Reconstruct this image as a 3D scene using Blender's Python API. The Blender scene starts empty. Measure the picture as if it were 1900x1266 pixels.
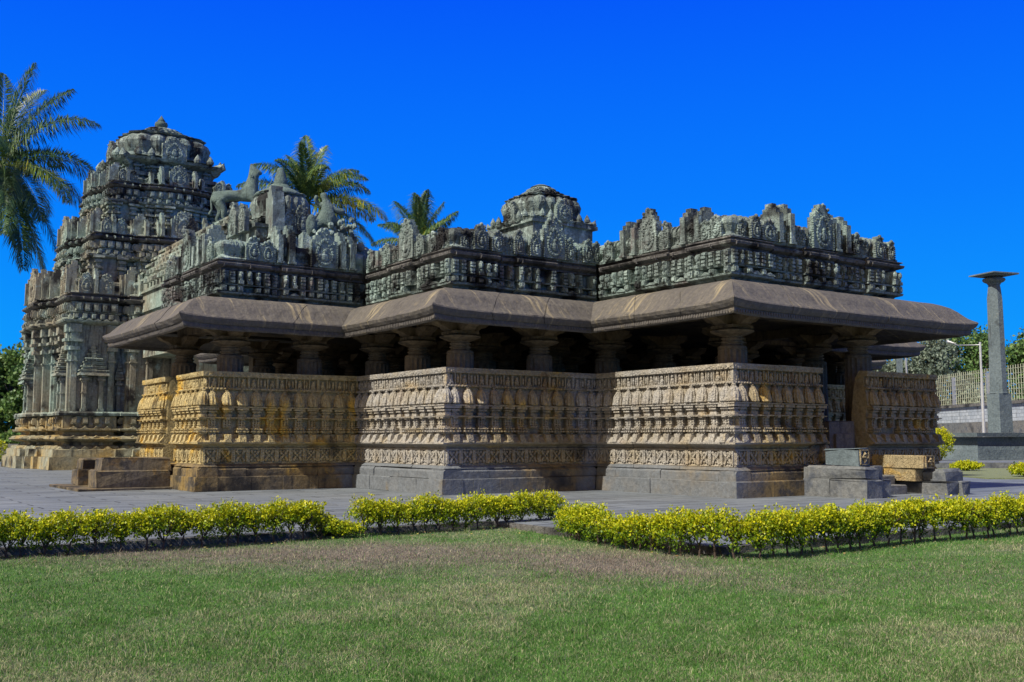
import bpy, math, random
import numpy as np
rad = math.radians
random.seed(7); RNG = np.random.default_rng(11)
scene = bpy.context.scene
C = scene.collection

# ---------------------------------------------------------------- camera, sky, sun, exposure
BYAW = rad(34.8137); BX, BY = 6.1031, 28.4314          # temple's place and bearing
cam_d = bpy.data.cameras.new("camera"); cam = bpy.data.objects.new("camera", cam_d); C.objects.link(cam)
cam.location = (0, 0, 1.6); cam.rotation_euler = (rad(90 + 5.4158), 0, 0)
cam_d.sensor_width = 36; cam_d.lens = 1916.03 / 1900 * 36; cam_d.clip_start = .1; cam_d.clip_end = 3000
scene.camera = cam

SUN_EL = rad(46); SUN_AZ = rad(7)
_su = (-math.cos(SUN_EL) * math.cos(SUN_AZ), -math.cos(SUN_EL) * math.sin(SUN_AZ))   # in temple axes
SD = (math.cos(BYAW) * _su[0] - math.sin(BYAW) * _su[1], math.sin(BYAW) * _su[0] + math.cos(BYAW) * _su[1], math.sin(SUN_EL))
sun_d = bpy.data.lights.new("sun", 'SUN'); sun = bpy.data.objects.new("sun", sun_d); C.objects.link(sun)
sun_d.energy = 5.0; sun_d.angle = rad(.5); sun_d.color = (1, .955, .88)
from mathutils import Vector
sun.rotation_euler = Vector(SD).to_track_quat('Z', 'Y').to_euler()

world = bpy.data.worlds.new("World"); scene.world = world; world.use_nodes = True
wn = world.node_tree; wn.nodes.clear()
def N(tree, typ, **kw):
    n = tree.nodes.new(typ)
    for k, v in kw.items():
        if k.startswith('i_'):
            n.inputs[int(k[2:]) if k[2:].isdigit() else k[2:].replace('_', ' ')].default_value = v
        else: setattr(n, k, v)
    return n
sky = N(wn, 'ShaderNodeTexSky', sky_type='NISHITA', sun_disc=False, sun_elevation=SUN_EL, sun_rotation=math.atan2(SD[0], SD[1]))
tcw = N(wn, 'ShaderNodeTexCoord'); sepw = N(wn, 'ShaderNodeSeparateXYZ')
wn.links.new(tcw.outputs['Generated'], sepw.inputs[0])
rw = N(wn, 'ShaderNodeValToRGB'); e = rw.color_ramp.elements
e[0].position = 0.0; e[0].color = (.0, .38, 1.0, 1)
e[1].position = .44; e[1].color = (.0, .080, .95, 1)
x = e.new(.10); x.color = (.0, .305, 1.0, 1)
x = e.new(.72); x.color = (.015, .085, .42, 1)
x = e.new(.22); x.color = (.0, .205, 1.0, 1)
wn.links.new(sepw.outputs[2], rw.inputs[0])
skm = N(wn, 'ShaderNodeVectorMath', operation='SCALE'); skm.inputs['Scale'].default_value = .1
wn.links.new(sky.outputs[0], skm.inputs[0])
mixa = N(wn, 'ShaderNodeMix', data_type='RGBA'); mixa.inputs[0].default_value = .012
wn.links.new(rw.outputs[0], mixa.inputs[6]); wn.links.new(skm.outputs[0], mixa.inputs[7])
dot = N(wn, 'ShaderNodeVectorMath', operation='DOT_PRODUCT'); dot.inputs[1].default_value = SD
wn.links.new(tcw.outputs['Generated'], dot.inputs[0])
mr = N(wn, 'ShaderNodeMapRange', interpolation_type='SMOOTHSTEP'); mr.inputs[1].default_value = .45; mr.inputs[2].default_value = .88
wn.links.new(dot.outputs['Value'], mr.inputs[0])
mixb = N(wn, 'ShaderNodeMix', data_type='RGBA'); mixb.inputs[7].default_value = (.80, .56, .25, 1)
wn.links.new(mr.outputs[0], mixb.inputs[0]); wn.links.new(mixa.outputs[2], mixb.inputs[6])
bg = N(wn, 'ShaderNodeBackground'); bg.inputs[1].default_value = .83
wo = N(wn, 'ShaderNodeOutputWorld')
wn.links.new(mixb.outputs[2], bg.inputs[0]); wn.links.new(bg.outputs[0], wo.inputs[0])
scene.view_settings.view_transform = 'Standard'; scene.view_settings.look = 'None'
scene.view_settings.exposure = .26; scene.view_settings.gamma = 1

# ---------------------------------------------------------------- materials
def mat_new(name):
    m = bpy.data.materials.new(name); m.use_nodes = True; t = m.node_tree; t.nodes.clear()
    b = N(t, 'ShaderNodeBsdfPrincipled'); o = N(t, 'ShaderNodeOutputMaterial'); t.links.new(b.outputs[0], o.inputs[0])
    return m, t, b
def c4(c): return (c[0], c[1], c[2], 1)
def noise(t, vec, scale, detail=5, rough=.6, dist=0):
    n = N(t, 'ShaderNodeTexNoise'); n.inputs['Scale'].default_value = scale; n.inputs['Detail'].default_value = detail
    n.inputs['Roughness'].default_value = rough; n.inputs['Distortion'].default_value = dist
    if vec is not None: t.links.new(vec, n.inputs['Vector'])
    return n.outputs[0]
def ramp(t, val, stops):
    r = N(t, 'ShaderNodeValToRGB'); e = r.color_ramp.elements
    while len(e) < len(stops): e.new(.5)
    for k, (p, c) in enumerate(stops):
        e[k].position = p; e[k].color = c4(c) if not isinstance(c, (int, float)) else (c, c, c, 1)
    t.links.new(val, r.inputs[0]); return r.outputs[0]
def mix(t, fac, a, b, blend='MIX'):
    m = N(t, 'ShaderNodeMix', data_type='RGBA', blend_type=blend)
    for i, v in ((0, fac), (6, a), (7, b)):
        if hasattr(v, 'links') or hasattr(v, 'is_linked'): t.links.new(v, m.inputs[i])
        elif i == 0: m.inputs[0].default_value = v
        else: m.inputs[i].default_value = c4(v)
    return m.outputs[2]
def mapping(t, vec, scale=(1, 1, 1), loc=(0, 0, 0)):
    m = N(t, 'ShaderNodeMapping'); m.inputs['Scale'].default_value = scale; m.inputs['Location'].default_value = loc
    t.links.new(vec, m.inputs[0]); return m.outputs[0]
def bump(t, h, bsdf, strength=.5, dist=.02, prev=None):
    b = N(t, 'ShaderNodeBump'); b.inputs['Strength'].default_value = strength; b.inputs['Distance'].default_value = dist
    t.links.new(h, b.inputs['Height'])
    if prev is not None: t.links.new(prev, b.inputs['Normal'])
    t.links.new(b.outputs[0], bsdf.inputs['Normal']); return b.outputs[0]

def lit_side_patina(m, other, stops, amt=1.):  # corner patina along u, with sunlit-left and shaded-front tones painted in
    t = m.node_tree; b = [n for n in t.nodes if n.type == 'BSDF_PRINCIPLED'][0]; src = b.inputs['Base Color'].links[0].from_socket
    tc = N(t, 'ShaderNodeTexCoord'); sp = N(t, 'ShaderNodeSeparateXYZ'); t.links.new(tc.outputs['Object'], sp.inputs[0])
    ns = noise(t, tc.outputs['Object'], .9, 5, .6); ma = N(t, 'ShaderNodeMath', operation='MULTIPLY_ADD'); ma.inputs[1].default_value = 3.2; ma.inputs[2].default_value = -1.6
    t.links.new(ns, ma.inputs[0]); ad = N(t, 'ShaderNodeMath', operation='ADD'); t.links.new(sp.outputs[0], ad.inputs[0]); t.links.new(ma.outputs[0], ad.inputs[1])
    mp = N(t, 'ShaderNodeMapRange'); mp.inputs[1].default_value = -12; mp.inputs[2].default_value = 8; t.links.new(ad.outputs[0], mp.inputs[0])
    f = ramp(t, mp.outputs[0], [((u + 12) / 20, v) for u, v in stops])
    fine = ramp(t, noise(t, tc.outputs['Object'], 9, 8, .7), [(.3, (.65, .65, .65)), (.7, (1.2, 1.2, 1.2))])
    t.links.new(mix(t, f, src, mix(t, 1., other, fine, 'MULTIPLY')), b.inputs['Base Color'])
def stone(name, ca, cb, patch, patch_lo=.5, soot=(.03, .03, .03), soot_lo=.56, soot_amt=.8, big=.22, carve=0., streak=.35, rough=.85, accent=None, accent_lo=.6, seed=0., bm=1.):
    m, t, b = mat_new(name)
    tc = N(t, 'ShaderNodeTexCoord'); v = mapping(t, tc.outputs['Object'], loc=(seed, seed * 1.7, 0))
    n1 = noise(t, v, big, 4, .55)
    col = mix(t, ramp(t, n1, [(.38, 0.), (.62, 1.)]), ca, cb)
    n2 = noise(t, v, 1.7, 7, .65, .3)
    col = mix(t, ramp(t, n2, [(patch_lo, 0.), (patch_lo + .12, 1.)]), col, patch)
    if accent:
        n5 = noise(t, mapping(t, v, loc=(31, 7, 3)), .9, 6, .6, .5)
        col = mix(t, ramp(t, n5, [(accent_lo, 0.), (accent_lo + .1, .85)]), col, accent)
    n3 = noise(t, v, 9, 8, .7)
    col = mix(t, 1., col, ramp(t, n3, [(.3, (.62, .62, .62)), (.7, (1.25, 1.25, 1.25))]), 'MULTIPLY')
    n4 = noise(t, mapping(t, v, (3.2, 3.2, .35)), 1.6, 6, .6)
    n6 = noise(t, mapping(t, v, loc=(5, 50, 9)), .8, 5, .6)
    sf = ramp(t, n4, [(soot_lo, 0.), (soot_lo + .14, soot_amt * streak * 2)])
    col = mix(t, sf, col, soot)
    col = mix(t, ramp(t, n6, [(soot_lo, 0.), (soot_lo + .1, soot_amt)]), col, soot)
    t.links.new(col, b.inputs['Base Color']); b.inputs['Roughness'].default_value = rough
    if 'Specular IOR Level' in b.inputs: b.inputs['Specular IOR Level'].default_value = .25
    nb = noise(t, v, 22, 8, .7)
    p = bump(t, nb, b, .55 * bm, .03)
    p = bump(t, noise(t, v, 3.2, 6, .6), b, .6 * bm, .10 * bm, p)
    if carve:
        vo = N(t, 'ShaderNodeTexVoronoi', feature='DISTANCE_TO_EDGE'); vo.inputs['Scale'].default_value = 11
        t.links.new(v, vo.inputs['Vector'])
        p = bump(t, ramp(t, vo.outputs[0], [(0., 0.), (.12, 1.)]), b, carve, .03, p)
        vo2 = N(t, 'ShaderNodeTexVoronoi'); vo2.inputs['Scale'].default_value = 26
        t.links.new(v, vo2.inputs['Vector'])
        p = bump(t, vo2.outputs[0], b, carve * .7, .015, p)
    return m

M = {}
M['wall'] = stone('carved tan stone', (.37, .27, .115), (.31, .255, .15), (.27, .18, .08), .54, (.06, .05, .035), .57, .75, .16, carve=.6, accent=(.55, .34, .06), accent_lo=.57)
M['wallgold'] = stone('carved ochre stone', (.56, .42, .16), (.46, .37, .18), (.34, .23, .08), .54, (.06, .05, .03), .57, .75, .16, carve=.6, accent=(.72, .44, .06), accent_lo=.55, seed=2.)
M['plinth'] = stone('plinth stone', (.135, .147, .152), (.175, .17, .155), (.095, .105, .12), .5, (.03, .032, .036), .57, .7, .25, streak=.3, accent=(.30, .23, .12), accent_lo=.66, seed=4.)
M['plinthbrown'] = stone('ochre stained plinth stone', (.20, .15, .07), (.13, .11, .085), (.07, .062, .055), .5, (.025, .024, .022), .53, .85, .3, streak=.3, accent=(.33, .19, .04), accent_lo=.56, seed=7.)
M['roof'] = stone('weathered roof stone', (.225, .30, .27), (.165, .195, .18), (.44, .54, .49), .55, (.014, .013, .014), .53, .95, .35, carve=.6, streak=.42, accent=(.13, .105, .10), accent_lo=.57, seed=9., bm=.6)
M['tower'] = stone('tower stone', (.26, .345, .30), (.27, .245, .18), (.44, .54, .47), .56, (.025, .022, .022), .54, .9, .3, carve=.6, streak=.45, accent=(.40, .28, .12), accent_lo=.66, seed=15., bm=.45)
M['towerbase'] = stone('tower base stone', (.30, .30, .22), (.36, .27, .12), (.40, .45, .38), .58, (.03, .03, .028), .53, .9, .3, carve=.4, streak=.4, accent=(.44, .29, .08), accent_lo=.55, seed=17.)
M['ledge'] = stone('soot and shade ledge stone', (.11, .105, .10), (.15, .145, .135), (.24, .25, .22), .58, (.015, .015, .016), .52, .9, .4, carve=.3, seed=19.)  # dark ledges; on the tower tiers the tone also stands for shade
M['eave'] = stone('eave stone', (.145, .130, .106), (.112, .102, .086), (.23, .19, .12), .60, (.05, .045, .045), .58, .6, .4, streak=.5, seed=23.)
M['inner'] = stone('dark pillar stone', (.20, .15, .09), (.13, .11, .09), (.28, .21, .10), .6, (.04, .035, .03), .52, .8, .5, carve=.3, seed=27.)
M['bronze'] = stone('grey green statue stone', (.13, .18, .16), (.09, .13, .12), (.21, .27, .24), .55, (.03, .03, .03), .6, .8, .8, carve=.5, seed=33.)
M['grey'] = stone('pale grey granite', (.145, .18, .19), (.11, .14, .15), (.20, .22, .20), .6, (.04, .045, .05), .6, .7, .4, streak=.5, seed=41.)
lit_side_patina(M['wall'], (.37, .355, .325), [(-6.6, 0.), (-5.9, .9), (-5.3, .5), (-3.8, .05), (-1., .0), (-.5, .9), (.2, .5), (1.3, .03)])  # sunlit grey painted on left faces, fading to shaded ochre on fronts
M['plinth2'] = stone('hall plinth stone', (.24, .165, .06), (.15, .12, .075), (.08, .07, .055), .5, (.025, .024, .022), .53, .85, .3, streak=.3, accent=(.36, .22, .04), accent_lo=.56, seed=7.)
lit_side_patina(M['plinth2'], (.15, .165, .178), [(-6.8, 0.), (-6.2, .95), (-4., .9), (-2.2, .1), (-1.3, .0), (-.6, .95), (.1, .7), (1.3, .05)])  # same painted split of lit and shaded sides for the plinth
# yellowish streaks running down the eave slabs
def eave_mat():
    m = M['eave']; t = m.node_tree; b = [n for n in t.nodes if n.type == 'BSDF_PRINCIPLED'][0]
    src = b.inputs['Base Color'].links[0].from_socket
    tc = N(t, 'ShaderNodeTexCoord')
    # streaks follow the fall of the slab: fine across its length, long down its slope
    att = N(t, 'ShaderNodeAttribute'); att.attribute_name = 'run'
    cb = N(t, 'ShaderNodeCombineXYZ'); sp = N(t, 'ShaderNodeSeparateXYZ'); t.links.new(tc.outputs['Object'], sp.inputs[0])
    t.links.new(att.outputs['Fac'], cb.inputs[0]); t.links.new(sp.outputs[2], cb.inputs[1])
    n = noise(t, mapping(t, cb.outputs[0], (1.25, .22, 1)), 1.9, 5, .62, .25)
    col = mix(t, ramp(t, n, [(.58, 0.), (.66, .7)]), src, (.44, .36, .20))
    n2 = noise(t, mapping(t, cb.outputs[0], (6, .7, 1), (3, 3, 3)), 2.5, 5, .6)
    col = mix(t, ramp(t, n2, [(.45, .45), (.62, 0.)]), col, (.075, .07, .075))
    t.links.new(col, b.inputs['Base Color'])
eave_mat()

def simple(name, col, rough=.7, nscale=8, var=.25, metal=0., bmp=.2, emit=None):
    m, t, b = mat_new(name); tc = N(t, 'ShaderNodeTexCoord')
    n = noise(t, tc.outputs['Object'], nscale, 6, .6)
    c = mix(t, 1., col, ramp(t, n, [(.3, (1 - var,) * 3), (.7, (1 + var,) * 3)]), 'MULTIPLY')
    t.links.new(c, b.inputs['Base Color']); b.inputs['Roughness'].default_value = rough; b.inputs['Metallic'].default_value = metal
    if bmp: bump(t, n, b, bmp, .01)
    return m
M['metal'] = simple('galvanised metal', (.33, .34, .35), .4, 5, .12, .3, .05)
M['fence'] = simple('pale green painted steel', (.42, .43, .30), .6, 5, .15, 0, .05)
M['bark'] = simple('bark', (.085, .07, .05), .9, 14, .4, 0, .8)
M['palmbark'] = simple('palm bark', (.20, .17, .13), .9, 14, .4, 0, .8)
M['stem'] = simple('hedge twig', (.075, .05, .035), .9, 20, .4, 0, .5)
M['nut'] = simple('coconut', (.28, .24, .05), .6, 10, .3)

def leafmat(name, stops, transl=.35, spec=.35):
    m, t, b = mat_new(name)
    at = N(t, 'ShaderNodeAttribute'); at.attribute_name = 'rnd'
    col = ramp(t, at.outputs['Fac'], stops)
    t.links.new(col, b.inputs['Base Color']); b.inputs['Roughness'].default_value = .5
    b.inputs['Specular IOR Level'].default_value = spec
    tr = N(t, 'ShaderNodeBsdfTranslucent'); t.links.new(col, tr.inputs[0])
    ms = N(t, 'ShaderNodeMixShader'); ms.inputs[0].default_value = transl
    o = [n for n in t.nodes if n.type == 'OUTPUT_MATERIAL'][0]
    t.links.new(b.outputs[0], ms.inputs[1]); t.links.new(tr.outputs[0], ms.inputs[2]); t.links.new(ms.outputs[0], o.inputs[0])
    return m
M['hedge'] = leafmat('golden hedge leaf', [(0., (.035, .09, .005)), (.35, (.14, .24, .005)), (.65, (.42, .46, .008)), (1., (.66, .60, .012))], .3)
M['palm'] = leafmat('palm leaflet', [(0., (.02, .055, .025)), (.4, (.045, .12, .04)), (.75, (.16, .25, .035)), (1., (.48, .44, .03))], .3, .7)
M['tree'] = leafmat('tree leaf', [(0., (.04, .09, .03)), (.5, (.10, .19, .05)), (1., (.22, .32, .07))], .25)
M['treegrey'] = leafmat('hazy grey green leaf', [(0., (.10, .14, .11)), (.5, (.18, .23, .17)), (1., (.28, .32, .22))], .25)  # grey green leaves with pale distance haze mixed into the colour

def vc_mat(name, rough=.8, transl=0.):
    m, t, b = mat_new(name); at = N(t, 'ShaderNodeAttribute'); at.attribute_name = 'tone'
    t.links.new(at.outputs['Color'], b.inputs['Base Color']); b.inputs['Roughness'].default_value = rough
    b.inputs['Specular IOR Level'].default_value = .2
    if transl:
        tr = N(t, 'ShaderNodeBsdfTranslucent'); t.links.new(at.outputs['Color'], tr.inputs[0])
        ms = N(t, 'ShaderNodeMixShader'); ms.inputs[0].default_value = transl
        o = [n for n in t.nodes if n.type == 'OUTPUT_MATERIAL'][0]
        t.links.new(b.outputs[0], ms.inputs[1]); t.links.new(tr.outputs[0], ms.inputs[2]); t.links.new(ms.outputs[0], o.inputs[0])
    return m
M['blade'] = vc_mat('grass blade', .7, .25)
def lawn_mat():
    m, t, b = mat_new('lawn soil'); at = N(t, 'ShaderNodeAttribute'); at.attribute_name = 'tone'
    tc = N(t, 'ShaderNodeTexCoord')
    n = noise(t, tc.outputs['Object'], 30, 8, .75)
    c = mix(t, 1., at.outputs['Color'], ramp(t, n, [(.35, (.45, .45, .45)), (.65, (1.2, 1.2, 1.2))]), 'MULTIPLY')
    t.links.new(c, b.inputs['Base Color']); b.inputs['Roughness'].default_value = .95; bump(t, n, b, .8, .03)
    return m
M['lawn'] = lawn_mat()
def ground_mat():
    m, t, b = mat_new('dry earth'); tc = N(t, 'ShaderNodeTexCoord')
    c = ramp(t, noise(t, tc.outputs['Object'], .15, 8, .7), [(.35, (.09, .11, .05)), (.65, (.17, .15, .09))])
    t.links.new(c, b.inputs['Base Color']); b.inputs['Roughness'].default_value = .95; return m
M['ground'] = ground_mat()
def pave_mat():
    m, t, b = mat_new('grey paving'); tc = N(t, 'ShaderNodeTexCoord'); v = tc.outputs['Object']
    br = N(t, 'ShaderNodeTexBrick'); br.inputs['Scale'].default_value = 1.; br.offset = .5
    br.inputs['Brick Width'].default_value = 1.9; br.inputs['Row Height'].default_value = .62
    br.inputs['Mortar Size'].default_value = .028; br.inputs['Mortar Smooth'].default_value = .3
    br.inputs['Color1'].default_value = (.72, .72, .72, 1); br.inputs['Color2'].default_value = (1.12, 1.12, 1.12, 1); br.inputs['Mortar'].default_value = (.12, .12, .12, 1)
    dv = N(t, 'ShaderNodeTexNoise'); dv.inputs['Scale'].default_value = 1.3; t.links.new(v, dv.inputs[0])
    md = N(t, 'ShaderNodeMix', data_type='VECTOR'); md.inputs[0].default_value = .07
    t.links.new(v, md.inputs[4]); t.links.new(dv.outputs[1], md.inputs[5]); t.links.new(md.outputs[1], br.inputs['Vector'])
    # only some of the joints are still open
    base = ramp(t, noise(t, v, .5, 6, .6), [(.35, (.125, .145, .165)), (.65, (.175, .195, .21))])
    fine = ramp(t, noise(t, v, 14, 8, .7), [(.3, (.75, .75, .75)), (.7, (1.2, 1.2, 1.2))])
    col = mix(t, 1., base, fine, 'MULTIPLY')
    gap = ramp(t, noise(t, mapping(t, v, (.35, 1.6, 1)), 1.2, 3, .5), [(.40, 0.), (.48, 1.)])
    jm = mix(t, gap, (1, 1, 1), br.outputs[0])
    col = mix(t, 1., col, jm, 'MULTIPLY')
    t.links.new(col, b.inputs['Base Color']); b.inputs['Roughness'].default_value = .75
    p = bump(t, br.outputs[0], b, .4, .02); bump(t, noise(t, v, 8, 6, .6), b, .35, .02, p)
    return m
M['pave'] = pave_mat()
def rubble_mat():
    m, t, b = mat_new('whitewashed rubble'); tc = N(t, 'ShaderNodeTexCoord'); v = tc.outputs['Object']
    br = N(t, 'ShaderNodeTexBrick'); br.inputs['Scale'].default_value = 1.
    br.inputs['Brick Width'].default_value = .55; br.inputs['Row Height'].default_value = .27; br.inputs['Mortar Size'].default_value = .02
    br.inputs['Color1'].default_value = (.42, .46, .49, 1); br.inputs['Color2'].default_value = (.29, .33, .37, 1); br.inputs['Mortar'].default_value = (.17, .19, .21, 1)
    sp = N(t, 'ShaderNodeSeparateXYZ'); cb = N(t, 'ShaderNodeCombineXYZ'); t.links.new(v, sp.inputs[0])
    t.links.new(sp.outputs[1], cb.inputs[0]); t.links.new(sp.outputs[2], cb.inputs[1])
    dn = N(t, 'ShaderNodeTexNoise'); dn.inputs['Scale'].default_value = 1.6; t.links.new(v, dn.inputs[0])
    dm = N(t, 'ShaderNodeMix', data_type='VECTOR'); dm.inputs[0].default_value = .10
    t.links.new(cb.outputs[0], dm.inputs[4]); t.links.new(dn.outputs[1], dm.inputs[5]); t.links.new(dm.outputs[1], br.inputs['Vector'])
    st = ramp(t, noise(t, mapping(t, v, (1, 1, .2)), 1.1, 5, .6), [(.55, (1, 1, 1)), (.66, (.35, .33, .33))])
    c = mix(t, 1., br.outputs[0], st, 'MULTIPLY')
    c = mix(t, ramp(t, noise(t, v, 6, 6, .7), [(.5, 0.), (.7, .5)]), c, (.2, .2, .2))
    t.links.new(c, b.inputs['Base Color']); b.inputs['Roughness'].default_value = .9; bump(t, br.outputs[0], b, .5, .04)
    return m
M['rubble'] = rubble_mat()

# ---------------------------------------------------------------- mesh tools
class MB:
    """collects pieces; build() links them as ONE mesh object"""
    def __init__(s): s.V = []; s.F = []; s.n = 0; s.run = []
    def add(s, V, F, run=None):
        V = np.asarray(V, float).reshape(-1, 3); s.V.append(V); n = s.n
        s.F.extend([tuple(i + n for i in f) for f in F]); s.n += len(V)
        s.run.append(np.asarray(run, float) if run is not None else np.zeros(len(V)))
    def arr(s):
        return np.concatenate(s.V) if s.V else np.zeros((0, 3))
    def box(s, x0, x1, y0, y1, z0, z1, tx=0, ty=0):
        s.add([(x0, y0, z0), (x1, y0, z0), (x1, y1, z0), (x0, y1, z0), (x0 + tx, y0 + ty, z1), (x1 - tx, y0 + ty, z1), (x1 - tx, y1 - ty, z1), (x0 + tx, y1 - ty, z1)],
              [(3, 2, 1, 0), (4, 5, 6, 7), (0, 1, 5, 4), (1, 2, 6, 5), (2, 3, 7, 6), (3, 0, 4, 7)])
    def lathe(s, cx, cy, prof, n=12, a0=0, fn=None):
        V = []
        for r, z in prof:
            for k in range(n):
                a = a0 + 2 * math.pi * k / n; q = r * (fn(a, z) if fn else 1)
                V.append((cx + q * math.cos(a), cy + q * math.sin(a), z))
        F = []
        for i in range(len(prof) - 1):
            for k in range(n):
                a = i * n + k; b = i * n + (k + 1) % n
                F.append((a, b, b + n, a + n))
        F.append(tuple(range(n))[::-1]); F.append(tuple((len(prof) - 1) * n + k for k in range(n)))
        s.add(V, F)
    def prism(s, pts, y0, y1, axis='y'):
        """extrude an outline; axis y: pts are (x,z); axis x: pts are (y,z); axis z: (x,y)"""
        n = len(pts)
        if axis == 'y': V = [(a, y0, b) for a, b in pts] + [(a, y1, b) for a, b in pts]
        elif axis == 'x': V = [(y0, a, b) for a, b in pts] + [(y1, a, b) for a, b in pts]
        else: V = [(a, b, y0) for a, b in pts] + [(a, b, y1) for a, b in pts]
        F = [tuple(range(n)), tuple(range(n, 2 * n))[::-1]] + [(i, i + n, (i + 1) % n + n, (i + 1) % n) for i in range(n)]
        s.add(V, F)
    def blob(s, c, r, n=8, m=6):
        rx, ry, rz = r if hasattr(r, '__len__') else (r, r, r)
        V = [(c[0], c[1], c[2] - rz)]; 
        for i in range(1, m):
            p = -math.pi / 2 + math.pi * i / m
            for k in range(n):
                a = 2 * math.pi * k / n
                V.append((c[0] + rx * math.cos(p) * math.cos(a), c[1] + ry * math.cos(p) * math.sin(a), c[2] + rz * math.sin(p)))
        V.append((c[0], c[1], c[2] + rz)); F = []
        for k in range(n): F.append((0, 1 + (k + 1) % n, 1 + k))
        for i in range(m - 2):
            for k in range(n):
                a = 1 + i * n + k; b = 1 + i * n + (k + 1) % n; F.append((a, b, b + n, a + n))
        L = len(V) - 1
        for k in range(n): F.append((L, 1 + (m - 2) * n + k, 1 + (m - 2) * n + (k + 1) % n))
        s.add(V, F)
    def tube(s, pts, rs, n=6):
        V = []; P = [Vector(p) for p in pts]
        for i, p in enumerate(P):
            d = (P[min(i + 1, len(P) - 1)] - P[max(i - 1, 0)]).normalized()
            u = d.cross(Vector((0, 0, 1)) if abs(d.z) < .9 else Vector((1, 0, 0))).normalized(); w = d.cross(u)
            r = rs[i] if hasattr(rs, '__len__') else rs
            for k in range(n):
                a = 2 * math.pi * k / n; V.append(tuple(p + (u * math.cos(a) + w * math.sin(a)) * r))
        F = []
        for i in range(len(P) - 1):
            for k in range(n):
                a = i * n + k; b = i * n + (k + 1) % n; F.append((a, b, b + n, a + n))
        F.append(tuple(range(n))); F.append(tuple((len(P) - 1) * n + k for k in range(n)))
        s.add(V, F)
    def merge(s, o, fn=None):
        V = o.arr()
        if fn is not None: V = fn(V)
        s.add(V, o.F)
    def build(s, name, mat, parent=None, jit=0., run=False, smooth=False):
        V = s.arr()
        if jit: V = V + RNG.normal(0, jit, V.shape)
        me = bpy.data.meshes.new(name); me.from_pydata(V.tolist(), [], s.F)
        if run:
            at = me.attributes.new('run', 'FLOAT', 'POINT'); at.data.foreach_set('value', np.concatenate(s.run))
        me.materials.append(mat)
        if smooth: me.polygons.foreach_set('use_smooth', [True] * len(me.polygons))
        o = bpy.data.objects.new(name, me); C.objects.link(o)
        if parent: o.parent = parent
        return o

def tag(o, label=None, cat=None, group=None, kind=None):
    if label: o['label'] = label
    if cat: o['category'] = cat
    if group: o['group'] = group
    if kind: o['kind'] = kind
    return o
def empty(name, loc=(0, 0, 0), rz=0, **kw):
    o = bpy.data.objects.new(name, None); C.objects.link(o); o.location = loc; o.rotation_euler = (0, 0, rz)
    return tag(o, **kw)

class Edge:
    """one straight run of an outline; coordinates (s along, o outwards, z)"""
    def __init__(s, p0, p1, k0=0, k1=0):
        s.p0 = np.array(p0, float); d = np.array(p1, float) - s.p0; s.L = float(np.hypot(*d)); s.t = d / s.L
        s.n = np.array((s.t[1], -s.t[0])); s.k0 = k0; s.k1 = k1
    def mp(s, V):
        V = np.asarray(V, float)
        xy = s.p0 + V[:, :1] * s.t + V[:, 1:2] * s.n
        return np.column_stack([xy, V[:, 2]])
def edges(pts, closed=True):
    n = len(pts); E = []; D = []
    m = n if closed else n - 1
    for i in range(m):
        a, b = np.array(pts[i]), np.array(pts[(i + 1) % n]); d = (b - a) / np.hypot(*(b - a)); D.append(d)
    def turn(i, j): return 1 if D[i][0] * D[j][1] - D[i][1] * D[j][0] > 0 else -1
    for i in range(m):
        k0 = turn(i - 1, i) if (closed or i > 0) else 0
        k1 = turn(i, (i + 1) % m) if (closed or i < m - 1) else 0
        E.append(Edge(pts[i], pts[(i + 1) % n], k0, k1))
    return E
def offset(pts, o):
    E = edges(pts); out = []
    for i, e in enumerate(E):
        p = E[i - 1]; out.append(tuple(e.p0 + e.n * o + p.n * o))
    return out
def slabs(mb, ed, prof, steps, lift, size, gap=.006, dev=.012):
    n = max(1, int(round(ed.L / size))); cuts = [0] + [(k + random.uniform(-.12, .12)) / n for k in range(1, n)] + [1]
    for k in range(n):
        d = random.uniform(-dev, dev); st = max(1, steps // n); g = gap / ed.L
        sweep(mb, ed, [(o + (d if o > .0 else 0), z + d * .5) for o, z in prof], True, st, lift, cuts[k] + (g if k else 0), cuts[k + 1] - (g if k < n - 1 else 0))
def sweep(mb, ed, prof, closed=True, steps=1, lift=None, fa=0., fb=1.):
    """profile of (o,z) swept along the edge with mitred ends"""
    n = len(prof); V = []; R = []
    for j in range(steps + 1):
        f = fa + (fb - fa) * j / steps
        for (o, z) in prof:
            s0 = -ed.k0 * o; s1 = ed.L + ed.k1 * o; q = s0 + (s1 - s0) * f
            V.append((q, o, z + (lift(q, o, ed) if lift else 0))); R.append(q)
    F = []
    m = n if closed else n - 1
    for j in range(steps):
        for i in range(m):
            a = j * n + i; b = j * n + (i + 1) % n; F.append((a, b, b + n, a + n))
    if closed: F.append(tuple(range(n))); F.append(tuple(steps * n + i for i in range(n)))
    mb.add(ed.mp(V), F, R)
def place(mb, tpl, ed, s, o=0, z=0, sc=1, flip=False):
    V = tpl.arr().copy() * (sc if hasattr(sc, '__len__') else 1)
    if not hasattr(sc, '__len__'): V *= sc
    if flip: V[:, 0] *= -1
    V[:, 0] += s; V[:, 1] += o; V[:, 2] += z
    mb.add(ed.mp(V), tpl.F)
def polyslab(mb, pts, z0, z1): mb.prism(pts, z0, z1, 'z')

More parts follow.
